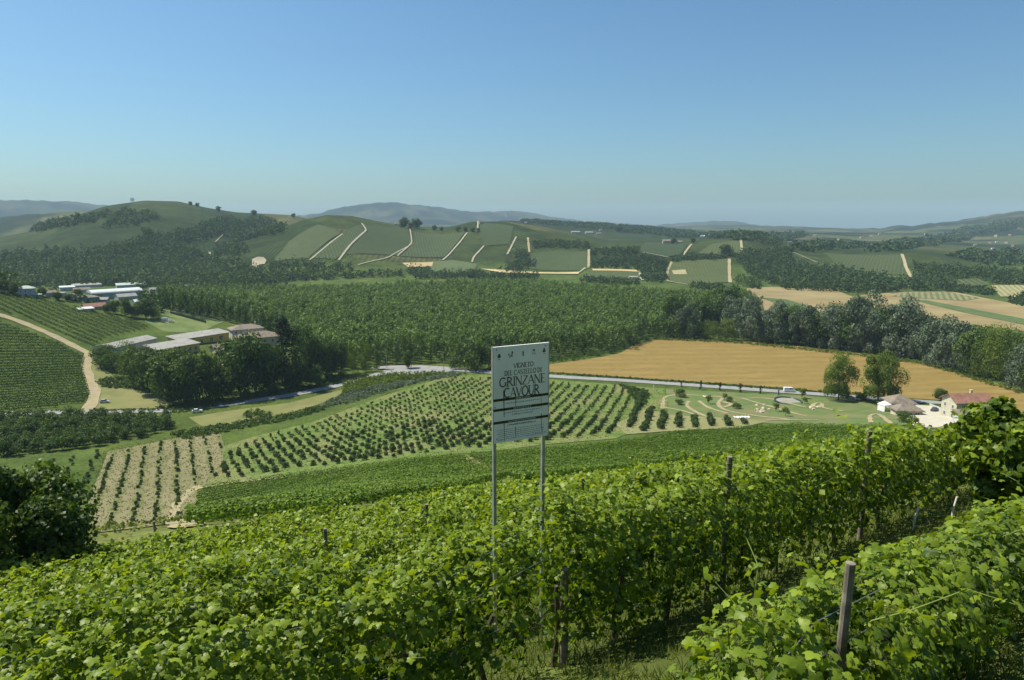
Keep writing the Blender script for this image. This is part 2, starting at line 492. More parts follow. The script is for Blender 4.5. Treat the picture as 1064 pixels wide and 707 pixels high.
sn = t.nodes.new('ShaderNodeMath'); sn.operation = 'SINE'
m6 = t.nodes.new('ShaderNodeMath'); m6.operation = 'MULTIPLY'; m6.inputs[1].default_value = 2*math.pi
t.links.new(rw.outputs['Fac'], m6.inputs[0]); t.links.new(m6.outputs[0], sn.inputs[0])
dq = t.nodes.new('ShaderNodeVectorMath'); dq.operation = 'LENGTH'; t.links.new(tc.outputs['Object'], dq.inputs[0])
dr_ = t.nodes.new('ShaderNodeMapRange'); dr_.inputs['From Min'].default_value = 1050; dr_.inputs['From Max'].default_value = 1200; dr_.inputs['To Max'].default_value = .30
t.links.new(dq.outputs['Value'], dr_.inputs['Value'])
ma = t.nodes.new('ShaderNodeMath'); ma.operation = 'MULTIPLY_ADD'; ma.inputs[2].default_value = 1.0
t.links.new(sn.outputs[0], ma.inputs[0]); t.links.new(dr_.outputs[0], ma.inputs[1])
rc_ = t.nodes.new('ShaderNodeCombineColor')
for q_ in range(3): t.links.new(ma.outputs[0], rc_.inputs[q_])
f3 = noise_mix(t, (.70, .72, .7), (1.28, 1.25, 1.22), .028, tc.outputs['Object'], 6, .3, .7)
t.links.new(mul(t, mul(t, mul(t, mul(t, at.outputs['Color'], f1), f2), f3), rc_.outputs[0]), b.inputs['Base Color'])
t.links.new(b.outputs[0], out.inputs['Surface'])
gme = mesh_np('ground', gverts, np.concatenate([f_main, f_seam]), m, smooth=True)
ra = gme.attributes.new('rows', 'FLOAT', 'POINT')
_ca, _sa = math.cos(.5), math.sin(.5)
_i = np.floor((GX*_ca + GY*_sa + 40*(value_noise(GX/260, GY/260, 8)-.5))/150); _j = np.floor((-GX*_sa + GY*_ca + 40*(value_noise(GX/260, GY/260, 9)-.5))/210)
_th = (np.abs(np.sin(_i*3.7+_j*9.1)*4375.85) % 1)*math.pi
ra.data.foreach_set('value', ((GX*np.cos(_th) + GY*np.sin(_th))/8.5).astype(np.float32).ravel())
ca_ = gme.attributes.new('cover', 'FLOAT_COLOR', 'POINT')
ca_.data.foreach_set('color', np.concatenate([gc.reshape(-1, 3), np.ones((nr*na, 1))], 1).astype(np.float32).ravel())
tag(link('ground', gme), kind='structure')

def sheet(name, poly, mat, off=.12, step=None, kind='structure'):
    """a field laid on the ground; poly in world x, y"""
    poly = np.asarray(poly)[:, :2]
    dd = float(np.median(np.hypot(poly[:,0], poly[:,1])))
    if step is None: step = max(2.0, dd*.016)
    bpts = []
    for i in range(len(poly)):
        a, b2 = poly[i], poly[(i+1) % len(poly)]
        n = max(1, int(np.linalg.norm(b2-a)/step))
        for k in range(n): bpts.append(a + (b2-a)*k/n)
    nb = len(bpts)
    lo, hi = poly.min(0), poly.max(0)
    gx, gy = np.meshgrid(np.arange(lo[0], hi[0], step), np.arange(lo[1], hi[1], step))
    gx = gx.ravel() + step*.3*(value_noise(gx.ravel()*3.1, gy.ravel()*2.7, 4)-.5); gy = gy.ravel()
    k = in_poly(gx, gy, poly)
    pts = [Vector((float(p[0]), float(p[1]))) for p in bpts] + [Vector((float(a), float(c))) for a, c in zip(gx[k], gy[k])]
    vs, es, fs, *_ = delaunay_2d_cdt(pts, [(i, (i+1) % nb) for i in range(nb)], [], 1, 1e-4)
    X = np.array([v[0] for v in vs]); Y = np.array([v[1] for v in vs])
    Z = ground(X, Y) + off
    me = bpy.data.meshes.new(name)
    me.from_pydata([tuple(v) for v in np.stack([X, Y, Z], -1)], [], [tuple(f) for f in fs])
    me.update(); me.materials.append(mat)
    for p in me.polygons:
        p.use_smooth = True
    if len(me.polygons) and me.polygons[0].normal.z < 0: me.flip_normals()
    o = link(name, me)
    if kind: o['kind'] = kind
    return o

def resample(pts, step):
    pts = np.asarray(pts, float)
    seg = np.linalg.norm(np.diff(pts[:, :2], axis=0), axis=1); s = np.concatenate([[0], np.cumsum(seg)])
    n = max(2, int(s[-1]/step)+1); q = np.linspace(0, s[-1], n)
    return np.stack([np.interp(q, s, pts[:,0]), np.interp(q, s, pts[:,1])], -1)

def ribbon(name, pts, width, mat, off=.15, step=None, edge=0.0, seed=0):
    """a road or path laid over the ground along world points"""
    dd = float(np.median(np.hypot(np.asarray(pts)[:,0], np.asarray(pts)[:,1])))
    p = resample(pts, step or max(.8, dd*.012))
    if len(p) > 6:
        for _ in range(3): p[1:-1] = (p[:-2] + 2*p[1:-1] + p[2:])/4
    d = np.gradient(p, axis=0); d /= np.linalg.norm(d, axis=1)[:, None] + 1e-9
    nrm = np.stack([-d[:,1], d[:,0]], -1)
    rg = np.random.default_rng(seed)
    V = []; F = []
    cols = np.linspace(-.5, .5, 5)
    for i in range(len(p)):
        wv = width*(1 + edge*(rg.random()-.5))
        for c in cols:
            q = p[i] + nrm[i]*wv*c
            V.append((q[0], q[1], 0))
    V = np.array(V); V[:,2] = ground(V[:,0], V[:,1]) + off
    for i in range(len(p)-1):
        for k in range(4):
            a = i*5+k; F.append((a, a+5, a+6, a+1))
    o = link(name, mesh_np(name, V, np.array(F)[:, ::-1], mat, smooth=True))
    o['kind'] = 'structure'
    return o

def px_ang(a, b_):
    p = P([a, b_]); return math.atan2(p[1,1]-p[0,1], p[1,0]-p[0,0])
# fields
SOILTAN = surf('tilled_soil', (.205, .180, .090), (.275, .235, .130), .5, .95, c3=(.115, .140, .042), scale3=.16)
WHEAT = band_mat('ripe_wheat_lines', (.188, .136, .042), (.165, .120, .038), 2, 16.0, .5, (.225, .162, .054), (.200, .146, .048), .8) if True else surf('ripe_wheat', (.315, .215, .078), (.375, .260, .100), .12, .95, c3=(.265, .190, .066), scale3=.02)
DRYGRASS = surf('dry_meadow', (.125, .135, .045), (.175, .170, .066), .12, .95, c3=(.13, .15, .045), scale3=.06)
LUSH = surf('orchard_grass', (.070, .118, .022), (.118, .162, .036), .22, .95, c3=(.165, .165, .065), scale3=.07)
LAWN = surf('mown_lawn', (.075, .120, .030), (.105, .148, .040), .2, .95, c3=(.16, .18, .07), scale3=.06)
PARKG = surf('park_grass', (.075, .118, .034), (.105, .145, .042), .25, .95, c3=(.15, .14, .065), scale3=.08)
GRAVEL = surf('pale_gravel', (.36, .34, .27), (.43, .40, .33), .4, .95)
ASPHALT = surf('worn_asphalt', (.20, .205, .205), (.245, .25, .25), .3, .85)
DIRT = surf('dry_dirt_track', (.22, .19, .115), (.29, .245, .155), .5, .95, c3=(.30, .26, .13), scale3=.2)
PALEPATH = surf('pale_path', (.25, .245, .175), (.32, .305, .22), .3, .95)
TANPATH = surf('tan_path', (.26, .225, .13), (.32, .275, .17), .3, .95)

wheat_px = [(556,381),(600,375),(625,371.5),(645,367),(658,359),(680,354),(705,351.5),(740,353),(800,357),(830,360),(870,364),(905,368),(940,375),(980,384),(1020,394),(1064,407),(1120,425),(1120,440),(1040,425),(985,416.5),(930,413.5),(880,410),(830,404.5),(760,399.5),(700,395.5),(640,391.5),(590,388),(556,386)]
sheet('wheat_field', P(wheat_px), WHEAT, .15)
sheet('meadow_field', P([(196,434),(240,427),(300,419),(352,406),(372,402),(338,418),(300,430),(262,436),(215,447)]), DRYGRASS, .12)
sheet('meadow_field', P([(92,372),(105,378),(128,400),(150,408),(178,414),(182,424),(92,426),(104,410),(96,392)]), DRYGRASS, .10)
sheet('tilled_field', P([(112,470),(150,462),(228,447),(234,466),(232,487),(205,510),(197,541),(150,549),(88,556),(92,520)]), band_mat('tilled_lanes', (.150, .142, .070), (.112, .125, .048), math.degrees(px_ang((178,540),(178,462))), 4.9, .62, (.190, .172, .095), (.145, .150, .064), .8), .10)
sheet('orchard_field', P([(232,464),(268,453),(330,437),(400,411),(440,399),(470,390),(520,390),(590,396),(690,404),(694,420),(690,436),(640,456),(570,462),(500,470),(400,483),(300,495),(210,506),(232,487)]), LUSH, .12)
sheet('tilled_field', P([(640,441),(672,424),(694,432),(740,434),(800,438),(770,445),(690,449),(650,452)]), surf('sparse_orchard_soil', (.150, .160, .062), (.205, .200, .090), .4, .95), .2)
sheet('park_lawn', P([(692,404.5),(760,408),(830,411),(900,417),(930,430),(945,442),(900,446),(830,443),(760,437),(694,432)]), PARKG, .12)
sheet('gravel_lot', P([(948,421),(975,423),(985,432),(1003,441),(1000,446),(955,446),(942,438)]), GRAVEL, .25)
sheet('lawn_field', P([(150,334),(172,321),(232,335),(208,347),(170,345)]), LAWN, .2)
sheet('stubble_field', P([(776,330),(776,300),(800,298.5),(862,299.5),(884,308),(912,305.5),(940,303.5),(990,303.5),(1064,318),(1110,328),(1110,348),(1000,338),(900,336)]),
      surf('wheat_stubble', (.190, .148, .066), (.235, .184, .088), .03, .95, c3=(.27, .23, .11), scale3=.012), .3)
sheet('green_strip_field', P([(790,309.5),(818,312),(848,321.5),(850,327),(826,324)]), surf('green_crop', (.05, .085, .026), (.075, .11, .036), .08), .6)
sheet('green_strip_field', P([(944,311.5),(962,312.5),(1064,332),(1110,341),(1110,347),(1064,338),(1000,325)]), surf('green_maize', (.062, .10, .030), (.085, .125, .040), .08), .6)
sheet('young_vineyard_field', P([(926,308.5),(940,304.5),(985,304),(1018,310.5),(1002,313),(960,311)]), band_mat('young_vine_rows', (.17, .16, .085), (.085, .105, .042), 60, 6.0, .5), .6)
sheet('young_vineyard_field', P([(1030,297),(1064,297),(1100,303),(1100,310),(1040,309)]), band_mat('pale_vine_rows', (.25, .225, .12), (.15, .155, .068), 60, 6.0, .55), .8)
sheet('meadow_field', P([(-40,274),(28,274.5),(28,280),(-40,284)]), surf('pale_hayfield', (.14, .17, .075), (.17, .20, .09), .02), .5)
# fields on the hills
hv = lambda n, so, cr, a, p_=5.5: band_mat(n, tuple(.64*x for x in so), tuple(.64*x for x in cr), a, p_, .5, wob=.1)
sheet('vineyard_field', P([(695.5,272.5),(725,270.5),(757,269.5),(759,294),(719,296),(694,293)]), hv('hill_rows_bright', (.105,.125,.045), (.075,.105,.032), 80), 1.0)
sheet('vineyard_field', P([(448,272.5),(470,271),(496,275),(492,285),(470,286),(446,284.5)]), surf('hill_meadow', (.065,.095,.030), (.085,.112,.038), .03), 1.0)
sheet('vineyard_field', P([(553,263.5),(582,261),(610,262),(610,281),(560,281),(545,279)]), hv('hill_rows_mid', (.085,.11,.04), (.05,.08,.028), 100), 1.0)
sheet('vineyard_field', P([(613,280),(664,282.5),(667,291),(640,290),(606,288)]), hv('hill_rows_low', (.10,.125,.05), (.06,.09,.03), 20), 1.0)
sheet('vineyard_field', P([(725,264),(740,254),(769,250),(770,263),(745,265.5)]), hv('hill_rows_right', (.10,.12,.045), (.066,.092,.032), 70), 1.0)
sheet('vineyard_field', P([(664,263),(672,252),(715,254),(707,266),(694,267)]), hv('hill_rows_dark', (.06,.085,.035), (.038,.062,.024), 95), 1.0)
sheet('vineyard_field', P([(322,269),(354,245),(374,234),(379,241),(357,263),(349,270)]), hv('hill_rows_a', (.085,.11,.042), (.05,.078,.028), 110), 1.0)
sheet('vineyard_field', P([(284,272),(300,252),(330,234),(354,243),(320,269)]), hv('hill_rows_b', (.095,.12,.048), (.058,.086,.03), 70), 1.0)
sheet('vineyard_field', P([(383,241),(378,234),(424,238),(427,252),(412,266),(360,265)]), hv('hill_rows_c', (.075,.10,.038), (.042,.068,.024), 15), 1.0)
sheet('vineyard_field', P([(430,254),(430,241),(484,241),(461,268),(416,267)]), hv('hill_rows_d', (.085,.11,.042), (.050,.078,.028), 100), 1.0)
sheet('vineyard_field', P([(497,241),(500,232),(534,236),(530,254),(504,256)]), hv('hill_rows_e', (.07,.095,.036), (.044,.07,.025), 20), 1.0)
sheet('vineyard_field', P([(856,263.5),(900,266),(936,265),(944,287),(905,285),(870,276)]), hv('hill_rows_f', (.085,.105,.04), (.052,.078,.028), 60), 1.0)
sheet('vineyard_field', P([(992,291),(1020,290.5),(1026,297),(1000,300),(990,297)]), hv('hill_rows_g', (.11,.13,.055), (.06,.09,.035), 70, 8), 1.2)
sheet('stubble_field', P([(418,274),(450,273),(449,277.5),(424,278.5)]), surf('hill_stubble', (.36,.27,.13), (.44,.34,.18), .02), 1.2)
sheet('stubble_field', P([(500,280.2),(530,281.5),(602,283.5),(601,285.5),(520,284)]), surf('hill_stubble_b', (.40,.31,.15), (.48,.38,.2), .02), 1.4)
sheet('stubble_field', P([(615,280.2),(664,281.6),(664,283.4),(616,282)]), surf('hill_stubble_c', (.36,.27,.12), (.44,.34,.17), .02), 1.4)
sheet('earth_bank', P([(262,270),(268,267.5),(274,268),(277,271),(275,275),(270,275.5),(266,278.5),(262,277)]), surf('bare_earth', (.21,.185,.12), (.28,.25,.17), .03), 1.0)
sheet('stubble_field', P([(698,282),(712,281),(714,286),(700,286)]), surf('hill_bare_patch', (.26,.23,.12), (.32,.28,.15), .05), 1.4)

# roads and paths
road_px = [(-80,432),(0,430.5),(60,429),(120,428.2),(185,427),(230,421.5),(300,411.5),(345,402.5),(380,393.5),(400,387)]
ribbon('road', P(road_px), 6.6, ASPHALT, .24)
ribbon('road', P([(388,383.5),(402,381.5),(430,381.5),(470,384.3),(520,388),(570,391.3),(640,395.3),(700,399.3),(760,403.5),(830,408.5),(900,414),(950,417.5),(985,419.5)]), 8.5, ASPHALT, .26)
sheet('road_junction', P([(392,390),(404,381.5),(436,380),(470,382),(474,386),(440,389),(410,390.5)]), ASPHALT, .22)
ribbon('dirt_path', P([(-30,322),(0,327),(30,338),(60,351),(93,368)]), 4.2, DIRT, .35, edge=.4, seed=1)
ribbon('dirt_path', P([(93,366),(89,380),(93,395),(99,408),(96,420),(90,427)]), 5.0, DIRT, .30, edge=.4, seed=2)
ribbon('dirt_path', P([(206,505),(194,514),(183,524),(181,534),(189,543),(196,549)]), 2.6, DIRT, .16, edge=.5, seed=3)
ribbon('dirt_path', P([(500,476),(480,477),(492,481),(512,488),(540,496)]), 2.4, DIRT, .14, edge=.4, seed=4)
ribbon('dirt_path', P([(205,508),(250,501),(300,496),(400,484)]), 1.6, DIRT, .18, edge=.6, seed=5)
for i, (pp, wd, mt) in enumerate([
    ([(356,243.7),(340,256),(322,271)], 5.5, PALEPATH), ([(376,232.7),(381,240),(358,263),(352,271)], 6.5, PALEPATH),
    ([(425.6,237),(428,252.6),(413,266.6)], 5, PALEPATH), ([(498,229.9),(496.5,236),(495.6,241)], 6, PALEPATH), ([(485.4,242.4),(460,271)], 6, PALEPATH),
    ([(503,256),(492,268),(490.5,273)], 6, PALEPATH), ([(428,254),(402.6,269),(372,276)], 4, PALEPATH), ([(536.5,246.7),(527,265)], 6, PALEPATH),
    ([(548.5,247.5),(550,262.8)], 7, TANPATH), ([(611.7,260),(611.7,279)], 8, TANPATH), ([(601.5,284),(608,279)], 6, PALEPATH),
    ([(664,282),(667.7,292)], 7, PALEPATH), ([(718.7,254.4),(709.8,266)], 7, TANPATH), ([(667.7,262.8),(694.5,268)], 4, PALEPATH),
    ([(698,273),(693.5,282),(693,293),(718.7,297)], 6, TANPATH), ([(757.8,269.7),(758.8,294.6)], 9, TANPATH), ([(769.5,249.3),(771,262.8)], 8, TANPATH),
    ([(824,262.8),(851,274)], 4, PALEPATH), ([(937,264.8),(941,278),(947,289.6)], 8, TANPATH), ([(776,307),(800,306.5),(822,308)], 4, PALEPATH),
    ([(218,262.5),(217.5,270)], 6, PALEPATH), ([(232,244),(224,252)], 4, TANPATH), ([(294,233),(286,240)], 5, TANPATH)]):
    ribbon('hill_path', P(pp), wd*.55, mt, 1.3, step=8, edge=.3, seed=20+i)
# dirt tracks of the bike park
trk = [[(688,425),(690,412),(700,410),(730,411),(752,413)], [(716,417),(712,422),(722,428),(735,434),(760,437),(800,438)], [(726,417),(735,424),(748,428),(756,430)],
       [(752,413),(745,420),(752,427),(775,431),(800,434),(822,437)], [(770,414),(790,420),(812,426),(838,433)], [(690,424),(710,427),(724,432)],
       [(780,414),(800,414),(812,418),(838,424)], [(842,424),(848,418),(858,420),(850,424),(876,428)], [(905,440),(903,432),(912,430),(920,436),(926,441)], [(735,435),(790,437),(850,437)], [(757,420),(742,417),(765,420),(752,424)]]
for i, pp in enumerate(trk):
    ribbon('bike_track', P(pp), 1.5, DIRT, .18 + .012*i, edge=.5, seed=50+i)
# ------------------------------------------------------------------ haze: the air of the valley
hz = MB().box(-11400, 11400, -11400, 11400, float(GZ.min())-1.0, float(GZ.max())+14)
hm, t, out = new_mat('haze_air')
pv = t.nodes.new('ShaderNodeVolumePrincipled')
pv.inputs['Color'].default_value = (.58, .82, 1.0, 1)
pv.inputs['Density'].default_value = HAZE
pv.inputs['Anisotropy'].default_value = 0.0
t.links.new(pv.outputs[0], out.inputs['Volume'])
hz_o = hz.build('haze', hm)
hz_o['kind'] = 'stuff'

# ------------------------------------------------------------------ foliage builders
T_CARD = (np.array([(0,-.5,0),(.47,.05,.15),(-.03,.5,0),(-.47,-.03,.12)]), np.array([(0,1,2),(0,2,3)]))
T_TRI = (np.array([(-.5,-.35,0),(.5,-.3,.1),(.05,.55,0)]), np.array([(0,1,2)]))
_a = [(0,-.02,0),(.15,-.20,-.05),(.35,-.21,-.08),(.46,-.08,-.07),(.41,.05,-.03),(.53,.16,-.09),(.51,.31,-.09),(.35,.33,-.03),(.25,.40,-.01),(.17,.57,-.06),(0,.69,-.11)]
_o = _a + [(-p[0], p[1], p[2]) for p in _a[-2:0:-1]]
_gr = np.array([(0,.12,.05)] + _o)
T_GRAPE = (_gr, np.array([(0, i, i % (len(_gr)-1) + 1) for i in range(1, len(_gr))]))
T_BLADE = (np.array([(-.035,0,0),(.035,0,0),(.02,.55,.06),(.05,1,.26)]), np.array([(0,1,2),(1,3,2)]))

def frames(nrm, rg, up=None, jit=.0):
    n = nrm + rg.normal(0, jit, nrm.shape) if jit else nrm
    n = n / (np.linalg.norm(n, axis=1)[:, None] + 1e-9)
    a = rg.normal(0, 1, n.shape) if up is None else up + rg.normal(0, .35, n.shape)
    y = a - (a*n).sum(1)[:, None]*n
    y /= np.linalg.norm(y, axis=1)[:, None] + 1e-9
    x = np.cross(y, n)
    return x, y, n

def cards(c, nrm, size, tmpl, rg, up=None, jit=.5):
    tv, tf = tmpl
    x, y, n = frames(nrm, rg, up, jit)
    size = np.broadcast_to(np.asarray(size, float), (len(c),))
    V = c[:, None, :] + size[:, None, None]*(x[:, None, :]*tv[None, :, 0:1] + y[:, None, :]*tv[None, :, 1:2] + n[:, None, :]*tv[None, :, 2:3])
    k = len(tv)
    F = tf[None] + (np.arange(len(c))*k)[:, None, None]
    return V.reshape(-1, 3), F.reshape(-1, tf.shape[1]), k

def cloud_mesh(name, c, nrm, size, tmpl, mat, rg, tint, up=None, jit=.5):
    V, F, k = cards(c, nrm, size, tmpl, rg, up, jit)
    return mesh_np(name, V, F, mat, np.repeat(tint, k))

def crown_pts(n, rg, rx, rz, cz, lumps=14, lr=.42, shape='round', low=.0, point=.25, core=1.0):
    """points on the lumps of an uneven crown; returns centres and outward normals"""
    L = rg.normal(0, 1, (lumps, 3)); L /= np.linalg.norm(L, axis=1)[:, None]
    L *= (.42 + .42*rg.random(lumps)**.7)[:, None]
    if shape == 'column':
        L[:, 2] = np.linspace(-.92, .9, lumps) + rg.normal(0, .05, lumps)
        taper = np.sqrt(np.clip(1 - np.clip(L[:, 2], -.2, 1)**2*.85, .05, 1)); taper[L[:, 2] < -.6] *= .75
        L[:, :2] = rg.normal(0, .32, (lumps, 2))*taper[:, None]
        rad = lr*(0.75+.5*rg.random(lumps))*np.maximum(taper, .3)
    elif shape == 'egg':
        L[:, 2] = np.linspace(-.76, .78, lumps) + rg.normal(0, .05, lumps)
        L[:, :2] *= np.sqrt(np.clip(1 - L[:, 2:3]**2*.9, .1, 1))*1.15*core*(1 - point*np.clip(L[:, 2:3], 0, 1))
        rad = lr*(.65 + .7*rg.random(lumps))
    else:
        rad = lr*(.65 + .7*rg.random(lumps))
    k = rg.integers(0, lumps, n)
    d = rg.normal(0, 1, (n, 3)); d /= np.linalg.norm(d, axis=1)[:, None]
    d[:, 2] = np.where(d[:, 2] < -.8, -d[:, 2]*.5, d[:, 2])
    p = L[k] + d*(rad[k]*(.72 + .33*rg.random(n)))[:, None]
    if shape == 'column':
        p = p*np.array([rx*1.0, rx*1.0, rz]) if False else np.stack([p[:,0]*rx, p[:,1]*rx, L[k][:,2]*rz + d[:,2]*rad[k]*rx*1.3], -1)
    else:
        p = p*np.array([rx, rx, rz])
    if low: p[:, 2] = np.maximum(p[:, 2], -rz*low + rg.random(n)*.2*rz)
    p[:, 2] += cz
    tone = rg.random(lumps)[k]
    return p, d, tone

def trunk_mb(h, r, rg, limbs=5, reach=2.0, top=.55):
    mb = MB()
    b = rg.normal(0, .03*h, 2)
    mb.tube([(0,0,-.3),(b[0]*.2,b[1]*.2,h*.25),(b[0]*.5,b[1]*.5,h*.6),(b[0],b[1],h)], [r*1.25, r, r*.7, r*.25], 7)
    for i in range(limbs):
        a = rg.random()*6.28; z0 = h*(.3 + .5*rg.random()); l = reach*(.6+.5*rg.random())
        mb.tube([(b[0]*.4,b[1]*.4,z0), (math.cos(a)*l*.5, math.sin(a)*l*.5, z0+l*.35), (math.cos(a)*l, math.sin(a)*l, z0+l*.8)], [r*.45, r*.3, r*.1], 5)
    return mb

def tree_proto(kind, seed, n, h, rx, rz, mat, shape='round', size=.5, tmpl=T_CARD, lumps=16, lr=.42, trunk_h=None, tr=.22, low=0.0):
    """meshes shared by all copies of one kind of tree: crown and trunk, base at z = 0"""
    rg = np.random.default_rng(seed)
    cz = h - rz*1.05
    p, d, tone = crown_pts(n, rg, rx, rz, cz, lumps, lr, shape, low)
    tint = np.clip(.15 + .5*tone + rg.normal(0, .18, n), 0, 1)
    cm = cloud_mesh(kind + '_crown', p, d, size*(.7+.6*rg.random(n)), tmpl, mat, rg, tint)
    tm = trunk_mb(trunk_h or h*.62, tr, rg, 5, rx*.7).mesh(kind + '_trunk', M['bark'])
    return (cm, tm, h)

def put_tree(proto, name, label, cat, group, xyz, height, rz=0.0, widen=1.0):
    cm, tm, h = proto
    o = empty(name, xyz, rz)
    tag(o, label, cat, group)
    s = height/h
    o.scale = (s*widen, s*widen, s)
    link('crown', cm, o); link('trunk', tm, o)
    return o

def seat(px, py):
    """world point on the ground at a pixel, and metres per photo pixel there"""
    p = hit(np.array([px], float), np.array([py], float))[0]
    return p, float(project(p)[2]/FPX)

def mass(name, pts, hts, rads, per, size, mat, seed, shape='egg', point=.25, lr=.5, lumps=7, core=1.0, jit=.32, rzs=None):
    """a wood too far off to count: many crowns in one object"""
    rg = np.random.default_rng(seed)
    C = []; N = []; T = []; S = []
    for i_, ((x, y, z), h, r) in enumerate(zip(pts, hts, rads)):
        rzv = h*.46 if rzs is None else rzs[i_]
        p, d, tone = crown_pts(per, rg, r, rzv, h - rzv*1.05, lumps, lr, shape, .95, point, core)
        p += np.array([x, y, z])
        C.append(p); N.append(d)
        base = rg.random()*.45
        T.append(np.clip(base*.9 + .45*tone + rg.normal(0, .12, per), 0, 1)); S.append(size*(.7+.6*rg.random(per)))
    C = np.concatenate(C); N = np.concatenate(N); T = np.concatenate(T); S = np.concatenate(S)
    me = cloud_mesh(name, C, N, S, T_CARD, mat, rg, T, None, jit)
    o = link(name, me)
    o['kind'] = 'stuff'
    return o

def scatter(poly, spacing, rg, jitter=.35, row=None):
    """points spread through a world polygon on a shaken grid; row = angle of planted rows"""
    poly = np.asarray(poly)[:, :2]
    a = row if row is not None else .4
    ca, sa = math.cos(a), math.sin(a)
    q = np.stack([poly[:,0]*ca + poly[:,1]*sa, -poly[:,0]*sa + poly[:,1]*ca], -1)
    lo, hi = q.min(0), q.max(0)
    sx, sy = spacing if hasattr(spacing, '__len__') else (spacing, spacing)
    gx, gy = np.meshgrid(np.arange(lo[0], hi[0], sx), np.arange(lo[1], hi[1], sy))
    gx = gx.ravel() + rg.uniform(-jitter, jitter, gx.size)*sx; gy = gy.ravel() + rg.uniform(-jitter, jitter, gy.size)*sy
    X = gx*ca - gy*sa; Y = gx*sa + gy*ca
    k = in_poly(X, Y, poly)
    X, Y = X[k], Y[k]
    return np.stack([X, Y, ground(X, Y)], -1)

# ------------------------------------------------------------------ far woods and hedges (each a mass nobody could count)
def wood(name, px, spacing, h, per=44, size=None, mat='darkwood', seed=0, thin=0.0):
    rg = np.random.default_rng(900+seed)
    poly = P(px)
    pts = scatter(poly, spacing, rg, .45)
    if thin: pts = pts[rg.random(len(pts)) > thin]
    n = len(pts)
    hs = h*(.65 + .6*rg.random(n)); rs = spacing*.62*(.8+.5*rg.random(n))
    return mass(name, pts, hs, rs, per, size or spacing*.24, M[mat], 500+seed)

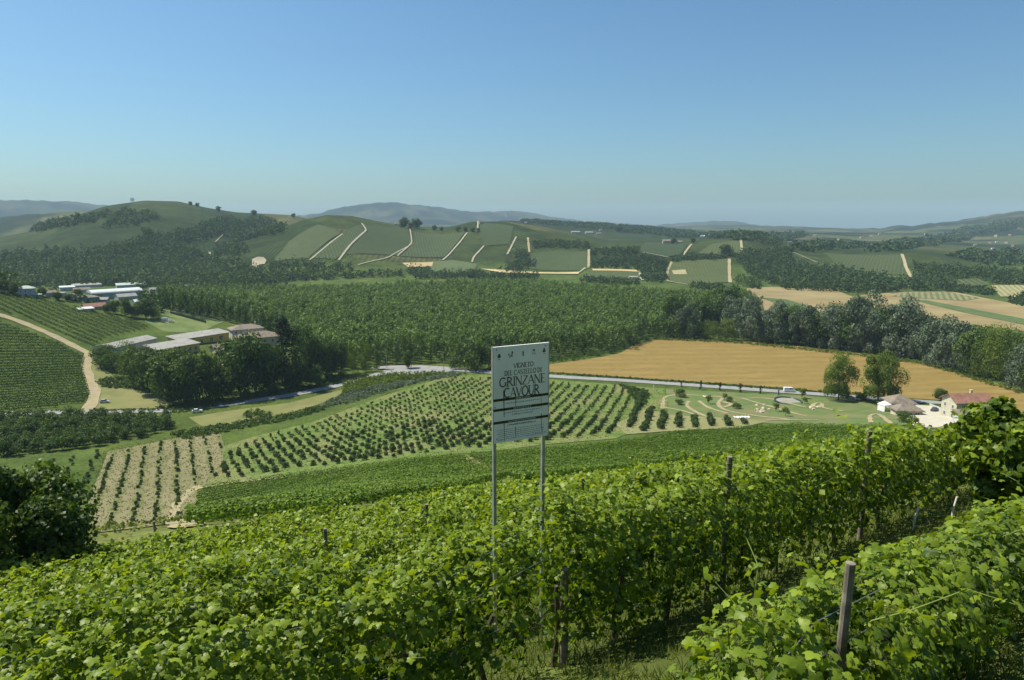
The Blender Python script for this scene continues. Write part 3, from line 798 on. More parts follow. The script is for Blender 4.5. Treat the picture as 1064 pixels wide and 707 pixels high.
woods = [
    ('woodland', [(-60,300),(-60,272),(0,266),(40,264),(80,264),(118,258),(150,250),(176,252),(205,262),(230,272),(262,281),(300,286),(300,296),(240,303),(190,303),(160,300),(100,297),(40,297),(0,302)], 10.5, 13, 'darkwood', .12),
    ('woodland', [(170,250),(178,243),(200,240),(218,232),(232,228),(252,232),(256,240),(225,246),(205,252),(190,254)], 11, 12, 'darkwood', 0),
    ('woodland', [(148,252),(152,244),(168,246),(172,254),(160,258)], 11, 14, 'darkwood', 0),
    ('woodland', [(236,247),(244,236),(262,228),(285,230),(298,236),(292,246),(262,249)], 12, 11, 'darkwood', .15),
    ('woodland', [(222,263),(228,257),(240,255),(256,258),(260,263),(246,267),(228,267)], 10, 10, 'darkwood', 0),
    ('woodland', [(105,234),(120,226),(130,220),(140,223),(166,226),(160,230),(135,236),(112,238)], 14, 12, 'darkwood', .1),
    ('woodland', [(90,228),(110,222),(114,225),(96,230)], 14, 11, 'darkwood', .2),
    ('woodland', [(40,242),(70,236),(100,233),(96,228),(60,232),(30,239)], 16, 14, 'darkwood', .1),
    ('woodland', [(276,282),(278,276),(300,275),(330,276),(352,278),(366,277),(368,282),(340,284),(300,284)], 9, 12, 'darkwood', .05),
    ('hedgerow', [(262,289),(300,287),(360,286),(420,285),(424,288),(360,290),(290,293)], 8, 9, 'darkwood', .05),
    ('hedgerow', [(420,285),(426,281),(446,282),(450,287),(500,287),(498,290),(440,291)], 8, 11, 'darkwood', .1),
    ('hedgerow', [(482,288),(490,284),(500,284),(506,288),(560,288),(556,292),(500,292)], 8, 9, 'darkwood', .25),
    ('woodland', [(520,281),(526,276),(540,272),(558,271),(556,278),(540,283),(522,284)], 9, 9, 'darkwood', .05),
    ('woodland', [(532,268),(534,264),(545,263),(549,268),(544,271)], 9, 11, 'darkwood', 0),
    ('hedgerow', [(552,259),(554,252),(580,251),(612,254),(614,259),(580,259)], 9, 6.5, 'darkwood', 0),
    ('hedgerow', [(614,266),(616,261),(640,259),(664,261),(662,265),(640,266)], 9, 7, 'darkwood', .05),
    ('woodland', [(615,280),(616,273),(640,269),(668,268),(694,272),(692,294),(670,294),(664,281),(640,280)], 9, 8, 'darkwood', 0),
    ('hedgerow', [(606,291),(640,292),(664,295),(664,297),(630,296),(604,294)], 8, 7, 'darkwood', .15),
    ('hedgerow', [(696,273),(700,268),(730,267),(758,265),(760,268),(740,271)], 9, 8, 'darkwood', .02),
    ('woodland', [(748,266),(752,258),(760,262),(762,268)], 9, 10, 'darkwood', 0),
    ('hedgerow', [(716,299),(722,297),(752,299),(752,301),(724,302)], 8, 6, 'darkwood', 0),
    ('hedgerow', [(776,299),(780,297),(790,299),(788,302)], 8, 6, 'darkwood', 0),
    ('woodland', [(764,272),(772,262),(790,264),(812,262),(822,268),(834,280),(850,280),(870,282),(890,287),(915,292),(940,298),(944,304),(905,306),(860,304),(815,302),(790,292),(776,284)], 9.5, 13, 'darkwood', .03),
    ('woodland', [(762,296),(764,285),(776,286),(786,292),(796,299),(780,300)], 9.5, 5, 'broad', .55),
    ('woodland', [(942,304),(950,286),(948,277),(976,279),(1000,281),(1040,284),(1070,286),(1100,292),(1100,300),(1064,297),(1026,296),(1020,290),(992,291),(990,302)], 9.5, 10, 'darkwood', .06),
    ('hedgerow', [(1046,314),(1058,309),(1090,311),(1090,320),(1060,319)], 8, 7, 'darkwood', 0),
    ('woodland', [(985,304),(988,298),(1016,300),(1036,303),(1030,307),(1000,306)], 8, 5, 'darkwood', .15),
    ('woodland', [(640,240),(655,235),(700,240),(730,246),(720,248),(690,246),(660,243)], 17, 10, 'darkwood', .25),
    ('woodland', [(540,232),(560,229),(600,231),(640,236),(630,240),(590,236)], 17, 9, 'darkwood', .45),
    ('woodland', [(800,262),(830,256),(870,254),(900,256),(880,260),(840,262)], 24, 13, 'darkwood', .25),
    ('woodland', [(900,262),(930,252),(980,250),(1010,246),(1000,252),(960,256),(930,262)], 24, 13, 'darkwood', .3),
    ('woodland', [(960,246),(1000,238),(1064,230),(1090,232),(1064,238),(1010,246)], 30, 15, 'darkwood', .2),
    ('woodland', [(980,268),(1010,262),(1064,266),(1090,272),(1064,278),(1020,274)], 20, 12, 'darkwood', .3),
    ('woodland', [(700,246),(740,243),(790,243),(840,244),(830,248),(770,249),(730,248)], 26, 13, 'darkwood', .3),
    ('woodland', [(146,322),(160,314),(172,314),(178,324),(166,331),(150,331)], 8, 11, 'darkwood', .25),
    ('hedgerow', [(20,312),(60,314),(100,321),(140,331),(150,333),(140,327),(100,317),(60,311)], 7, 5, 'darkwood', .78),
    ('woodland', [(10,299),(60,296),(120,295),(200,295),(200,297),(120,298),(60,300)], 9, 10, 'darkwood', .5),
    ('woodland', [(760,252),(768,246),(800,249),(810,256),(790,254)], 14, 9, 'darkwood', .3),
]
for i, (nm, px, sp, h, mt, th) in enumerate(woods):
    wood(nm, px, sp, h, seed=i, mat=mt, thin=th)

# poplar plantation: thousands of trunks in rows, one mass
rg = np.random.default_rng(77)
pl1 = P([(312,389),(360,384),(400,379),(440,378),(500,378),(570,374),(640,364),(664,357),(690,349),(765,344),(790,330),(770,317),(700,317),(640,313),(560,304),(500,305),(400,307),(300,313),(235,318),(240,330),(300,352)])
pl2 = P([(166,320),(186,328),(232,334),(300,352),(330,330),(300,313),(235,311),(190,309),(168,313)])
for k, (pl, h, sp) in enumerate(((pl1, 17.5, (7.0, 8.0)), (pl2, 17.0, (7.0, 8.0)))):
    pts = scatter(pl, sp, rg, .10, row=R(63))
    n = len(pts)
    hs = h*(.84 + .26*rg.random(n))*(.9 + .2*value_noise(pts[:,0]/60, pts[:,1]/60, 3)); rs = 3.3*(.8 + .4*rg.random(n))
    mass('poplar_plantation', np.concatenate([pts, pts]), np.concatenate([hs, hs-4.0]), np.concatenate([rs, rs*.82]), 170, .95, M['poplar'], 40+k, 'egg', .05, .52, 9, .85, .25,
         np.concatenate([np.full(n, 3.6), (hs-4.0)*.47]))
# ------------------------------------------------------------------ trees that can be told apart
ORD = ['first','second','third','fourth','fifth','sixth','seventh','eighth','ninth','tenth','eleventh','twelfth','thirteenth','fourteenth','fifteenth','sixteenth',
       'seventeenth','eighteenth','nineteenth','twentieth','twenty-first','twenty-second','twenty-third','twenty-fourth','twenty-fifth','twenty-sixth','twenty-seventh','twenty-eighth','twenty-ninth','thirtieth',
       'thirty-first','thirty-second','thirty-third','thirty-fourth','thirty-fifth','thirty-sixth','thirty-seventh','thirty-eighth','thirty-ninth','fortieth',
       'forty-first','forty-second','forty-third','forty-fourth','forty-fifth','forty-sixth','forty-seventh','forty-eighth','forty-ninth','fiftieth']
PT = {
 'willow': [tree_proto('willow', 10+i, 5200, 20, 10.5, 9.9, M['willow'], 'egg', .85, lumps=22, lr=.36, low=.97) for i in range(3)],
 'broad':  [tree_proto('broadleaf', 20+i, 4400, 15, 7.6, 7.3, M['broad'], 'round', .70, lumps=20, lr=.38, low=.95) for i in range(3)],
 'yellow': [tree_proto('light_tree', 30+i, 4600, 20, 9.5, 9.7, M['yellowgreen'], 'egg', .55, lumps=22, lr=.36, low=.92) for i in range(2)],
 'cypress':[tree_proto('cypress', 40+i, 3000, 20, 2.9, 9.6, M['cypress'], 'column', .45, lumps=16, lr=.8, tr=.2) for i in range(2)],
 'column': [tree_proto('column_tree', 44+i, 2600, 20, 3.4, 9.6, M['broad'], 'column', .5, lumps=16, lr=.8, tr=.2) for i in range(2)],
 'avenue': [tree_proto('lone_poplar', 50+i, 14000, 24, 10.0, 11.6, M['lone'], 'egg', .56, lumps=26, lr=.34, trunk_h=16, tr=.42, low=.9) for i in range(2)],
 'small':  [tree_proto('young_tree', 60+i, 900, 6, 2.1, 2.3, M['yellowgreen'], 'round', .38, lumps=10, lr=.45, tr=.09) for i in range(2)],
 'shrub':  [tree_proto('bush', 70+i, 1800, 6, 4.4, 3.0, M['broad'], 'round', .42, lumps=18, lr=.4, trunk_h=2.5, tr=.12, low=.98) for i in range(2)],
 'pencil': [tree_proto('pencil_cypress', 80, 900, 7, .95, 3.4, M['cypress'], 'column', .26, lumps=12, lr=.8, trunk_h=3, tr=.08)],
}
def tree(kind, name, label, cat, group, px, py, hpx, widen=1.0, i=0):
    p, mpp = seat(px, py)
    pr = PT[kind]
    return put_tree(pr[i % len(pr)], name, label, cat, group, p, hpx*mpp, (i*2.4) % 6.28, widen)

# belt between the wheat field and the stubble fields: front line of willows and poplars
belt = [ # px, base py, height px, kind, widen, what
 (698,352,20,'shrub',.9,'dark green shrub'), (713,352,36,'willow',.7,'silvery round willow'), (722,353,18,'shrub',.9,'low dark shrub'), (738,354,20,'yellow',1.1,'low yellow-green bush'),
 (755,355,22,'yellow',1.1,'bright yellow-green bush'), (762,350,40,'willow',.7,'pale silvery willow'), (776,355,46,'willow',.62,'tall silver willow'), (790,357,36,'willow',.8,'broad silver willow'),
 (806,358,44,'willow',.66,'slender grey-green willow'), (822,359,40,'broad',.7,'dark green tree'), (836,361,44,'willow',.72,'grey-green willow'), (850,362,38,'broad',.78,'rounded dark tree'),
 (864,364,44,'willow',.72,'silver-grey willow'), (878,365,40,'broad',.75,'dark rounded tree'), (893,366,60,'willow',.66,'tallest grey-green willow'), (906,368,42,'willow',.8,'grey willow with a split crown'),
 (920,369,46,'broad',.66,'dark narrow tree'), (938,372,60,'willow',.78,'very broad grey willow'), (956,375,48,'willow',.7,'pale grey willow'), (972,381,50,'willow',.76,'silvery willow with a domed crown'),
 (990,386,54,'willow',.74,'large domed silvery willow'), (1008,391,52,'broad',.72,'deep green tree'), (1026,396,56,'yellow',.7,'yellow-green poplar'), (1044,401,60,'yellow',.72,'broad yellow-green poplar'),
 (1060,408,50,'willow',.75,'silvery willow at the frame edge'), (1084,414,56,'broad',.75,'dark tree at the frame edge')]
for i, (px, py, h, k, wd, what) in enumerate(belt):
    tree(k, 'belt_tree', '%s, %s in the front line of trees above the wheat' % (what, ORD[i]), 'tree', 'trees along the top of the wheat field', px, py-1, h, wd, i)
back = [(700,346,42,'broad',.6),(726,344,38,'broad',.7),(744,342,40,'broad',.75),(758,341,46,'broad',.8),(772,343,42,'broad',.75),(815,352,40,'broad',.7),(843,355,38,'willow',.7),(871,357,44,'broad',.7),(886,358,48,'willow',.8),
        (902,360,50,'willow',.7),(916,361,44,'broad',.7),(929,362,48,'willow',.75),(948,364,46,'willow',.75),(966,369,42,'broad',.8),(984,373,40,'broad',.8),(1001,377,42,'broad',.8),(1016,380,44,'broad',.8),(1034,386,44,'yellow',.75),(1052,390,46,'broad',.8),(1075,396,46,'broad',.8)]
for i, (px, py, h, k, wd) in enumerate(back):
    tree(k, 'belt_tree', '%s tree, %s of those rising behind the front line of the belt' % ({'broad':'dark green','willow':'grey-green','yellow':'light green'}[k], ORD[i]), 'tree', 'trees in the back of the belt', px, py, h, wd, i+5)
# big dark tree at the right end of the poplar plantation
tree('broad', 'broadleaf_tree', 'large dark dome-shaped tree at the right end of the poplar plantation', 'tree', None, 754, 338, 42, 1.0, 1)
# two big trees in the wheat
tree('avenue', 'lone_tree', 'left one of two big trees by the road, darker and narrower', 'tree', 'two big trees before the wheat field', 871, 416, 49, .86, 0)
tree('avenue', 'lone_tree', 'right one of two big trees by the road, with the broader crown', 'tree', 'two big trees before the wheat field', 912, 417, 53, .98, 1)
# trees around the farm by the road
farm = [(104,381,20,'shrub',.8,'dark bush below the white shed'),(116,384,22,'shrub',.75,'dark bush beside the track'),(126,386,18,'shrub',.7,'low bush under the white shed'),
 (136,392,38,'broad',.72,'yellow-green tree before the white shed','yellow'),(149,402,46,'broad',.8,'dark tree in front of the shed roof'),(160,410,48,'broad',.8,'dark crown beside the grey roofs'),
 (176,418,58,'broad',.85,'big round green tree below the yellow building'),(192,420,52,'broad',.75,'dark green tree next to the big round one'),(205,418,54,'broad',.68,'tall light-topped tree by the road bend'),
 (218,416,48,'broad',.72,'dark tree under the tiled villa'),(232,416,40,'broad',.8,'shaded tree beside the road'),(250,411,62,'broad',.72,'tall dark tree in front of the villa'),
 (266,409,66,'broad',.66,'tallest broad tree before the villa'),(280,406,54,'broad',.62,'dark tree right of the villa'),(236,408,34,'yellow',.8,'light green tree below the villa roof'),(225,398,26,'yellow',.8,'yellow-green bush near the villa wall'),
 (112,372,14,'shrub',.8,'small bush at the track corner'),
 (297,403,76,'cypress',1.15,'tallest black-green cypress near the villa'),(290,398,40,'broad',.55,'slim tree leaning on the cypress'),(310,401,62,'column',.9,'columnar green tree right of the tall cypress'),(319,396,56,'column',.8,'second columnar tree right of the cypress'),
 (328,394,48,'broad',.55,'dark tree on the wooded bank'),(340,391,44,'broad',.6,'rounded tree on the wooded bank'),(352,390,38,'broad',.6,'lower tree at the end of the bank'),(305,404,30,'broad',.7,'bushy tree at the cypress foot'),(322,402,26,'shrub',.7,'grey bush on the bank'),
 (366,388,32,'yellow',.5,'light green small tree near the junction'),(380,386,30,'yellow',.5,'pale green tree near the junction'),(392,384,26,'column',.9,'narrow tree at the road junction'),
 (424,383,19,'broad',.62,'small round tree standing at the road junction'),
 (490,383.5,31,'shrub',.95,'wide green bush left of the sign board'),(508,383,27,'shrub',.8,'dark bush behind the sign board edge'),(474,384,12,'shrub',.8,'small bush beside the lamp post')]
for i, a in enumerate(farm):
    k = a[6] if len(a) > 6 else a[3]
    tree(k, {'cypress':'cypress_tree','column':'column_tree','shrub':'bush'}.get(k, 'broadleaf_tree'), a[5], 'bush' if k == 'shrub' else 'tree', 'trees around the farm by the road', a[0], a[1], a[2], a[4], i)
for i, (px, py, h) in enumerate([(238,403,14),(256,414,10),(272,412,10),(286,409,12),(330,400,10),(343,397,11),(356,394,9),(214,420,9),(200,422,8)]):
    tree('shrub', 'bush', '%s low shrub from the left along the shaded roadside' % ORD[i], 'bush', 'roadside shrubs below the farm', px, py, h, .8, i)
# bramble strip and undergrowth on the bank between road and orchard
rg = np.random.default_rng(5)
def thicket(name, px, h, mat, seed, sp=2.2, per=60, size=.55):
    r2 = np.random.default_rng(seed); pts = scatter(P(px), sp, r2, .45); n = len(pts)
    return mass(name, pts, h*(.5+.8*r2.random(n)), sp*.62*(.7+.6*r2.random(n)), per, size, M[mat], seed)
thicket('undergrowth', [(360,399),(380,394),(412,389),(440,389),(464,388),(440,393),(404,399),(372,407),(352,412)], 1.9, 'yellowgreen', 61)
thicket('undergrowth', [(330,425),(352,412),(372,406),(400,400),(440,394),(470,388),(486,390),(440,397),(400,407),(360,420)], 1.4, 'willow', 62)
thicket('undergrowth', [(178,452),(205,446),(262,437),(300,431),(330,423),(338,426),(300,437),(240,448),(190,458)], 1.2, 'broad', 63)
thicket('undergrowth', [(254,430),(268,428),(284,432),(270,436),(256,435)], 1.8, 'broad', 64)
thicket('undergrowth', [(100,396),(120,392),(146,398),(150,406),(130,404),(108,404)], 1.5, 'broad', 65)
thicket('undergrowth', [(182,430),(160,424),(240,416),(300,404),(352,398),(380,390),(384,392),(345,401),(300,409),(240,420)], 1.0, 'broad', 66)
thicket('undergrowth', [(566,388),(600,389.5),(700,396.5),(830,405.5),(900,410),(900,411),(830,406.8),(700,398),(600,390.6)], .8, 'broad', 67, 1.6, 30)
thicket('undergrowth', [(686,354),(700,352),(760,355),(830,362),(900,369),(960,377),(1020,395),(1064,409),(1064,411),(1020,398),(960,379.5),(900,371.5),(830,364),(760,357)], 1.6, 'yellowgreen', 68, 2.4, 30)
thicket('undergrowth', [(690,350),(705,349),(760,351),(830,358),(900,366),(960,373),(1020,390),(1080,408),(1080,398),(1020,378),(960,362),(900,356),(830,349),(760,342),(700,342)], 5.5, 'broad', 73, 4.6, 60, .9)
thicket('undergrowth', [(560,379),(600,375),(640,367),(664,357),(684,352),(660,352),(640,361),(600,370),(560,375)], 3.0, 'broad', 69, 3.2, 50)
thicket('undergrowth', [(-10,429),(100,426.5),(185,425),(182,427),(100,428),(-10,430)], .8, 'broad', 70, 1.8, 30)
thicket('undergrowth', [(640,399),(658,403),(672,406),(676,412),(668,425),(662,428),(660,415),(648,404)], .7, 'hazel', 72, 1.6, 40)
thicket('weeds', [(108,468),(150,460),(230,445),(236,468),(234,488),(205,511),(196,546),(150,557),(82,565),(90,520)], .45, 'grass', 74, 2.3, 9, .34)
thicket('weeds', [(232,464),(268,453),(330,437),(400,411),(440,399),(470,390),(520,390),(590,396),(690,404),(694,420),(690,436),(640,456),(570,464),(500,474),(400,486),(300,498),(210,510),(230,487)], .30, 'grass', 75, 2.4, 7, .36)
# dark trees round the village
vill_t = [(16,306,12,1.0,'dark round tree at the left edge of the village'),(4,304,14,.9,'dark tree cut by the frame edge near the village'),(30,303,9,1.0,'dark tree among the grey houses'),(44,308,9,.9,'small dark tree beside the white house'),(60,312,9,.9,'dark shrubby tree above the knoll vineyard'),
 (81,311,10,.8,'round dark tree between two village houses'),(70,313,7,.9,'low green tree above the knoll vineyard'),(112,325,10,.8,'dark tree at the red roof'),(120,326,13,.7,'bushy dark tree right of the red roof'),(131,329,18,.55,'pointed dark tree right of the village'),(142,330,15,.75,'broad dark tree behind the vineyard edge'),
 (152,331,20,.7,'tallest dark tree behind the vineyard edge'),(165,334,12,.6,'light green tree near the white vans','yellow'),(160,331,13,.8,'dark tree next to the white vans'),(104,313,7,.8,'small tree before the factory'),(146,306,11,.9,'dark tree by the factory end'),(176,304,16,1.0,'round tree at the plantation corner'),(182,313,14,.9,'dark tree at the plantation edge'),(118,322,8,.9,'yellow-green tree in the village','yellow')]
for i, a in enumerate(vill_t):
    tree(a[5] if len(a) > 5 else 'broad', 'broadleaf_tree', a[4], 'tree', 'trees around the village', a[0], a[1], a[2]*1.1, a[3], i)
# hilltop trees against the sky
for i, (px, py, h, lab) in enumerate([(420,237,10,'left round tree of the pair on the ridge'),(433,237.5,10,'right round tree of the pair on the ridge'),(427,238,6,'small tree between the ridge pair'),(451,239.5,5,'small dark tree on the ridge right of the pair'),
   (459,240,4,'low bush on the ridge right of the pair'),(476,241,5,'dark ridge bush left of the pale path'),(483,241,5,'second dark ridge bush left of the pale path'),(491,241,4.5,'ridge bush touching the pale path'),(497,241.5,4,'ridge bush right of the pale path'),
   (263,224,5,'tree on the skyline of the wooded left hill'),(305,226,4,'small tree on the left skyline'),(227,220,5,'tree on the shoulder of the left hill'),(265,223,4,'second tree on the left skyline'),
   (205,215,4,'small tree on the slope of the left hill'),(198,214,4,'tiny tree on the slope of the left hill'),(138,210,4,'tree near the top of the left hill'),(152,246,10,'lone cypress-like tree below the left hill'),(720,253,5,'tree beside the farmhouse on the right hill'),(700,254,6,'dark tree by the hill farmhouse'),
   (815,263,8,'dark round tree above the right-hand wood'),(753,265,10,'tall tree above the striped vineyard'),(643,241,7,'dark dome of trees on the far knoll')]):
    tree('broad', 'ridge_tree', lab, 'tree', 'trees on the hill skyline', px, py, h*1.15, .95, i)
# young street trees and pencil cypresses along the road
for i, (px, py, h) in enumerate([(708,402.5,7),(728,404.5,9.5),(748,406,9),(769,408,10),(790,409.5,9),(809,411,6)]):
    tree('pencil', 'pencil_cypress', 'clipped dark cypress, %s in the roadside line above the bike park' % ORD[i], 'tree', 'clipped cypresses along the road', px, py, h, 1.25, i)
for i, (px, py, h, k, lab) in enumerate([(833,414.5,12,'small','round young tree beside the road left of the big trees'),(836,420,8,'small','little tree below the roadside tree'),(736,420,10,'small','bright yellow-green young tree inside the dirt track loop'),(753,416,8,'small','bright yellow-green young tree near the pale rocks'),
    (707,413,9,'shrub','dark bush at the head of the dirt track'),(706,421,7,'shrub','dark low bush inside the first dirt loop'),(758,418,6,'shrub','small dark bush near the yellow-green tree'),(765,425,7,'shrub','dark bush in the middle of the bike park'),(806,428,10,'small','light green sapling in front of the dark pond'),(816,433,11,'small','light green sapling nearest the vineyard'),
    (938,439,12,'shrub','wide dark shrub below the timber cafe'),(948,441,10,'shrub','dark shrub beside the gravel lot'),(978,417,14,'broad','round dark tree beside the cream house'),(896,417,9,'shrub','bush at the foot of the two big trees')]):
    tree(k, 'young_tree' if k == 'small' else ('bush' if k == 'shrub' else 'broadleaf_tree'), lab, 'bush' if k == 'shrub' else 'tree', 'plants in and around the bike park', px, py, h, 1.0, i)

# ------------------------------------------------------------------ orchards: each bush a thing, shared shapes
def bush_proto(name, seed, n, h, r, size, mat):
    g = np.random.default_rng(seed)
    p, d, tone = crown_pts(n, g, r, h*.46, h*.54, 9, .6, 'round')
    me = cloud_mesh(name, p, d, size*(.7+.6*g.random(n)), T_CARD, M[mat], g, np.clip(.1+.55*tone+g.normal(0,.18,n), 0, 1))
    me.materials.append(M['bark'])
    return me
HB = [bush_proto('hazel_bush', 200+i, 810, 2.0, 1.05, .25, 'hazel') for i in range(5)]
DB = [bush_proto('orchard_tree', 210+i, 840, 4.2, 2.2, .42, 'broad') for i in range(5)]
def plant_grid(pts, protos, name, label, cat, group, smin, smax, seed, limit=300):
    g = np.random.default_rng(seed)
    pts = pts[np.argsort(np.hypot(pts[:,0], pts[:,1]))]
    for i, p in enumerate(pts[:limit]):
        o = link(name, protos[g.integers(len(protos))], None, p)
        s = g.uniform(smin, smax); o.scale = (s*g.uniform(.88,1.15), s*g.uniform(.88,1.15), s*g.uniform(.9,1.15)); o.rotation_euler = (0, 0, g.random()*6.28)
        tag(o, label, cat, group)
    rest = pts[limit:]
    if len(rest):
        n = len(rest)
        mass('orchard_rest', rest, 2.0*g.uniform(smin, smax, n), 1.0*g.uniform(smin, smax, n), 90, .42, M['hazel'], seed, 'round')
orch = P([(236,470),(270,456),(330,441),(400,416),(440,403),(470,394),(520,394),(590,400),(668,405),(655,436),(640,452),(570,458),(500,466),(400,478),(300,489),(214,500),(233,487)])
vp = math.atan2(1.0, .265*0.985)
opts = scatter(orch, (4.8, 4.5), np.random.default_rng(3), .07, row=vp)
opts = opts[np.random.default_rng(4).random(len(opts)) > .03]
plant_grid(opts, HB, 'hazel_bush', 'dark round hazel bush planted in the grassy orchard grid beyond the sign', 'bush', 'hazel bushes in the grassy orchard', .6, 1.0, 31)
yp = scatter(P([(116,472),(150,464),(226,450),(231,468),(228,486),(203,505),(194,535),(150,548),(94,556),(98,520)]), (3.6, 4.9), np.random.default_rng(8), .08, row=px_ang((178,540),(178,462)))
yp = yp[(np.random.default_rng(9).random(len(yp)) > .12) & (np.hypot(yp[:,0], yp[:,1]) > 125)]
plant_grid(yp, HB, 'hazel_sapling', 'small hazel sapling in a line on the tan tilled plot', 'sapling', 'young hazels on the tilled plot', .28, .60, 32)
yp = scatter(P([(10,505),(60,476),(108,468),(88,525),(80,560),(40,560)]), (5, 6.4), np.random.default_rng(18), .12, row=px_ang((178,540),(178,462)))
yp = yp[np.hypot(yp[:,0], yp[:,1]) > 125]
plant_grid(yp, HB, 'hazel_sapling', 'small hazel sapling in grass between the dark orchard and tan plot', 'sapling', 'young hazels on the grass slope', .4, .7, 33)
dp = scatter(P([(-60,436),(0,436),(60,435),(120,434),(178,437),(188,443),(150,454),(110,462),(40,474),(0,478),(-60,486)]), (4.6, 5.4), np.random.default_rng(6), .14, row=R(28))
plant_grid(dp, DB, 'orchard_tree', 'dense dark green fruit tree in the orchard below the left road', 'tree', 'fruit trees of the dark orchard', .8, 1.15, 34)
lp = P([(652,438),(668,412),(674,426),(694,434),(740,436),(790,440),(770,443),(700,446),(655,450)])
lpts = scatter(lp, (4.2, 5.6), np.random.default_rng(13), .06, row=vp)
plant_grid(lpts, HB, 'hazel_bush', 'upright hazel bush in the sparse soil strip below the bike park', 'bush', 'hazel bushes below the bike park', .9, 1.3, 35)

# ------------------------------------------------------------------ vineyards at a distance: every row a thing
def clip_rows(poly, ang, spacing, seed=0):
    poly = np.asarray(poly)[:, :2]
    r_ = np.array([math.cos(ang), math.sin(ang)]); q_ = np.array([-r_[1], r_[0]])
    a = poly@r_; b_ = poly@q_
    segs = []
    for c in np.arange(b_.min()+spacing*.5, b_.max(), spacing):
        xs = []
        for i in range(len(poly)):
            j = (i+1) % len(poly)
            if (b_[i] > c) != (b_[j] > c): xs.append(a[i] + (a[j]-a[i])*(c-b_[i])/(b_[j]-b_[i]))
        xs.sort()
        for k in range(0, len(xs)-1, 2):
            if xs[k+1]-xs[k] > spacing*2: segs.append((r_*xs[k]+q_*c, r_*xs[k+1]+q_*c))
    return segs

def far_row(a, b_, per_m, size, hgt, wid, mat, seed, gap=.1):
    g = np.random.default_rng(seed)
    L = float(np.linalg.norm(b_-a)); n = int(L*per_m)
    s = (np.arange(n)+g.random(n))/max(n,1)
    keep = (value_noise(s*L/1.7, np.full(n, seed*3.3), 2) > gap) | (g.random(n) < .75)
    s = s[keep]; n = len(s)
    d = (b_-a)/L; q = np.array([-d[1], d[0]])
    th = g.uniform(-.25, 1.25, n)*math.pi
    lump = .75 + .5*value_noise(s*L/1.1, np.full(n, seed*1.7), 3)
    cx = np.cos(th)*wid*.5*lump; czv = hgt*.56 + np.sin(th)*hgt*.44*lump
    X = a[0] + d[0]*s*L + q[0]*cx; Y = a[1] + d[1]*s*L + q[1]*cx
    z0 = ground(X, Y)
    p = np.stack([X, Y, z0+czv], -1)
    nr_ = np.stack([q[0]*np.cos(th), q[1]*np.cos(th), np.sin(th)+.25], -1)
    o0 = np.array([a[0], a[1], float(ground(a[0], a[1]))])
    # the cordon: a low dark core that ties the row together
    nc = max(3, int(L/.8)); sc_ = np.linspace(.01, .99, nc); cx_ = a[0]+d[0]*sc_*L; cy_ = a[1]+d[1]*sc_*L
    czz = ground(cx_, cy_)
    rv = np.stack([np.stack([cx_, cy_, czz+hgt*.42], -1), np.stack([cx_, cy_, czz+hgt*.52], -1)], 1).reshape(-1, 3) - o0
    ii = np.arange(nc-1)*2
    rf = np.concatenate([np.stack([ii, ii+2, ii+3], -1), np.stack([ii, ii+3, ii+1], -1)])
    tint = np.clip(.3 + .35*(lump-.75)*2 + g.normal(0, .2, n), 0, 1)
    vv, ff, kk = cards(p-o0, nr_, size*(.7+.6*g.random(n)), T_CARD, g)
    me = mesh_np('vine_row', np.concatenate([vv, rv]), np.concatenate([ff, rf+len(vv)]), mat, np.concatenate([np.repeat(tint, kk), np.zeros(len(rv))]))
    return link('vine_row', me, None, o0)

def vineyard(px, ang, spacing, per_m, size, hgt, wid, mat, label, group, seed, gap=.1):
    for i, (a, b_) in enumerate(clip_rows(P(px), ang, spacing)):
        o = far_row(a, b_, per_m, size, hgt, wid, M[mat], seed+i, gap)
        tag(o, label, 'vine row', group)

def px_angle(a, b_):
    p = P([a, b_]); return math.atan2(p[1,1]-p[0,1], p[1,0]-p[0,0])

vineyard([(-60,330),(0,336),(30,346),(60,357),(88,372),(86,384),(90,398),(94,412),(88,419),(40,426),(0,429),(-60,432)], px_angle((0,402),(88,397)), 4.6, 15, .58, 1.8, 1.0, 'vine_dist',
         'green vine row on the lower face of the left knoll', 'vine rows on the lower knoll face', 2000, 0)
vineyard([(-40,300),(0,305.5),(40,310),(80,320),(120,329),(158,338),(150,343),(108,352),(96,364),(60,345),(30,331),(-40,315)], px_angle((10,320),(93,357)), 4.6, 10, .62, 1.7, .9, 'vine_dist',
         'hazy green vine row on the upper knoll above the dirt path', 'vine rows on the upper knoll', 2200, 0)
vineyard([(192,548),(204,520),(212,508),(300,496),(400,484),(480,477),(500,487),(530,498),(470,516),(380,531),(300,544),(220,554)], R(22), 3.5, 38, .32, 1.6, .62, 'vine_far',
         'vine row in the lower parcel left of the small dirt path', 'vine rows of the lower left parcel', 2400, .14)
vineyard([(486,476),(560,470),(640,462),(700,452),(770,447),(830,443),(960,446),(960,466),(860,472),(760,476),(680,488),(600,500),(540,504),(515,488)], R(22), 3.5, 36, .32, 1.6, .62, 'vine_far',
         'vine row in the lower parcel right of the small dirt path', 'vine rows of the lower right parcel', 2600, .12)
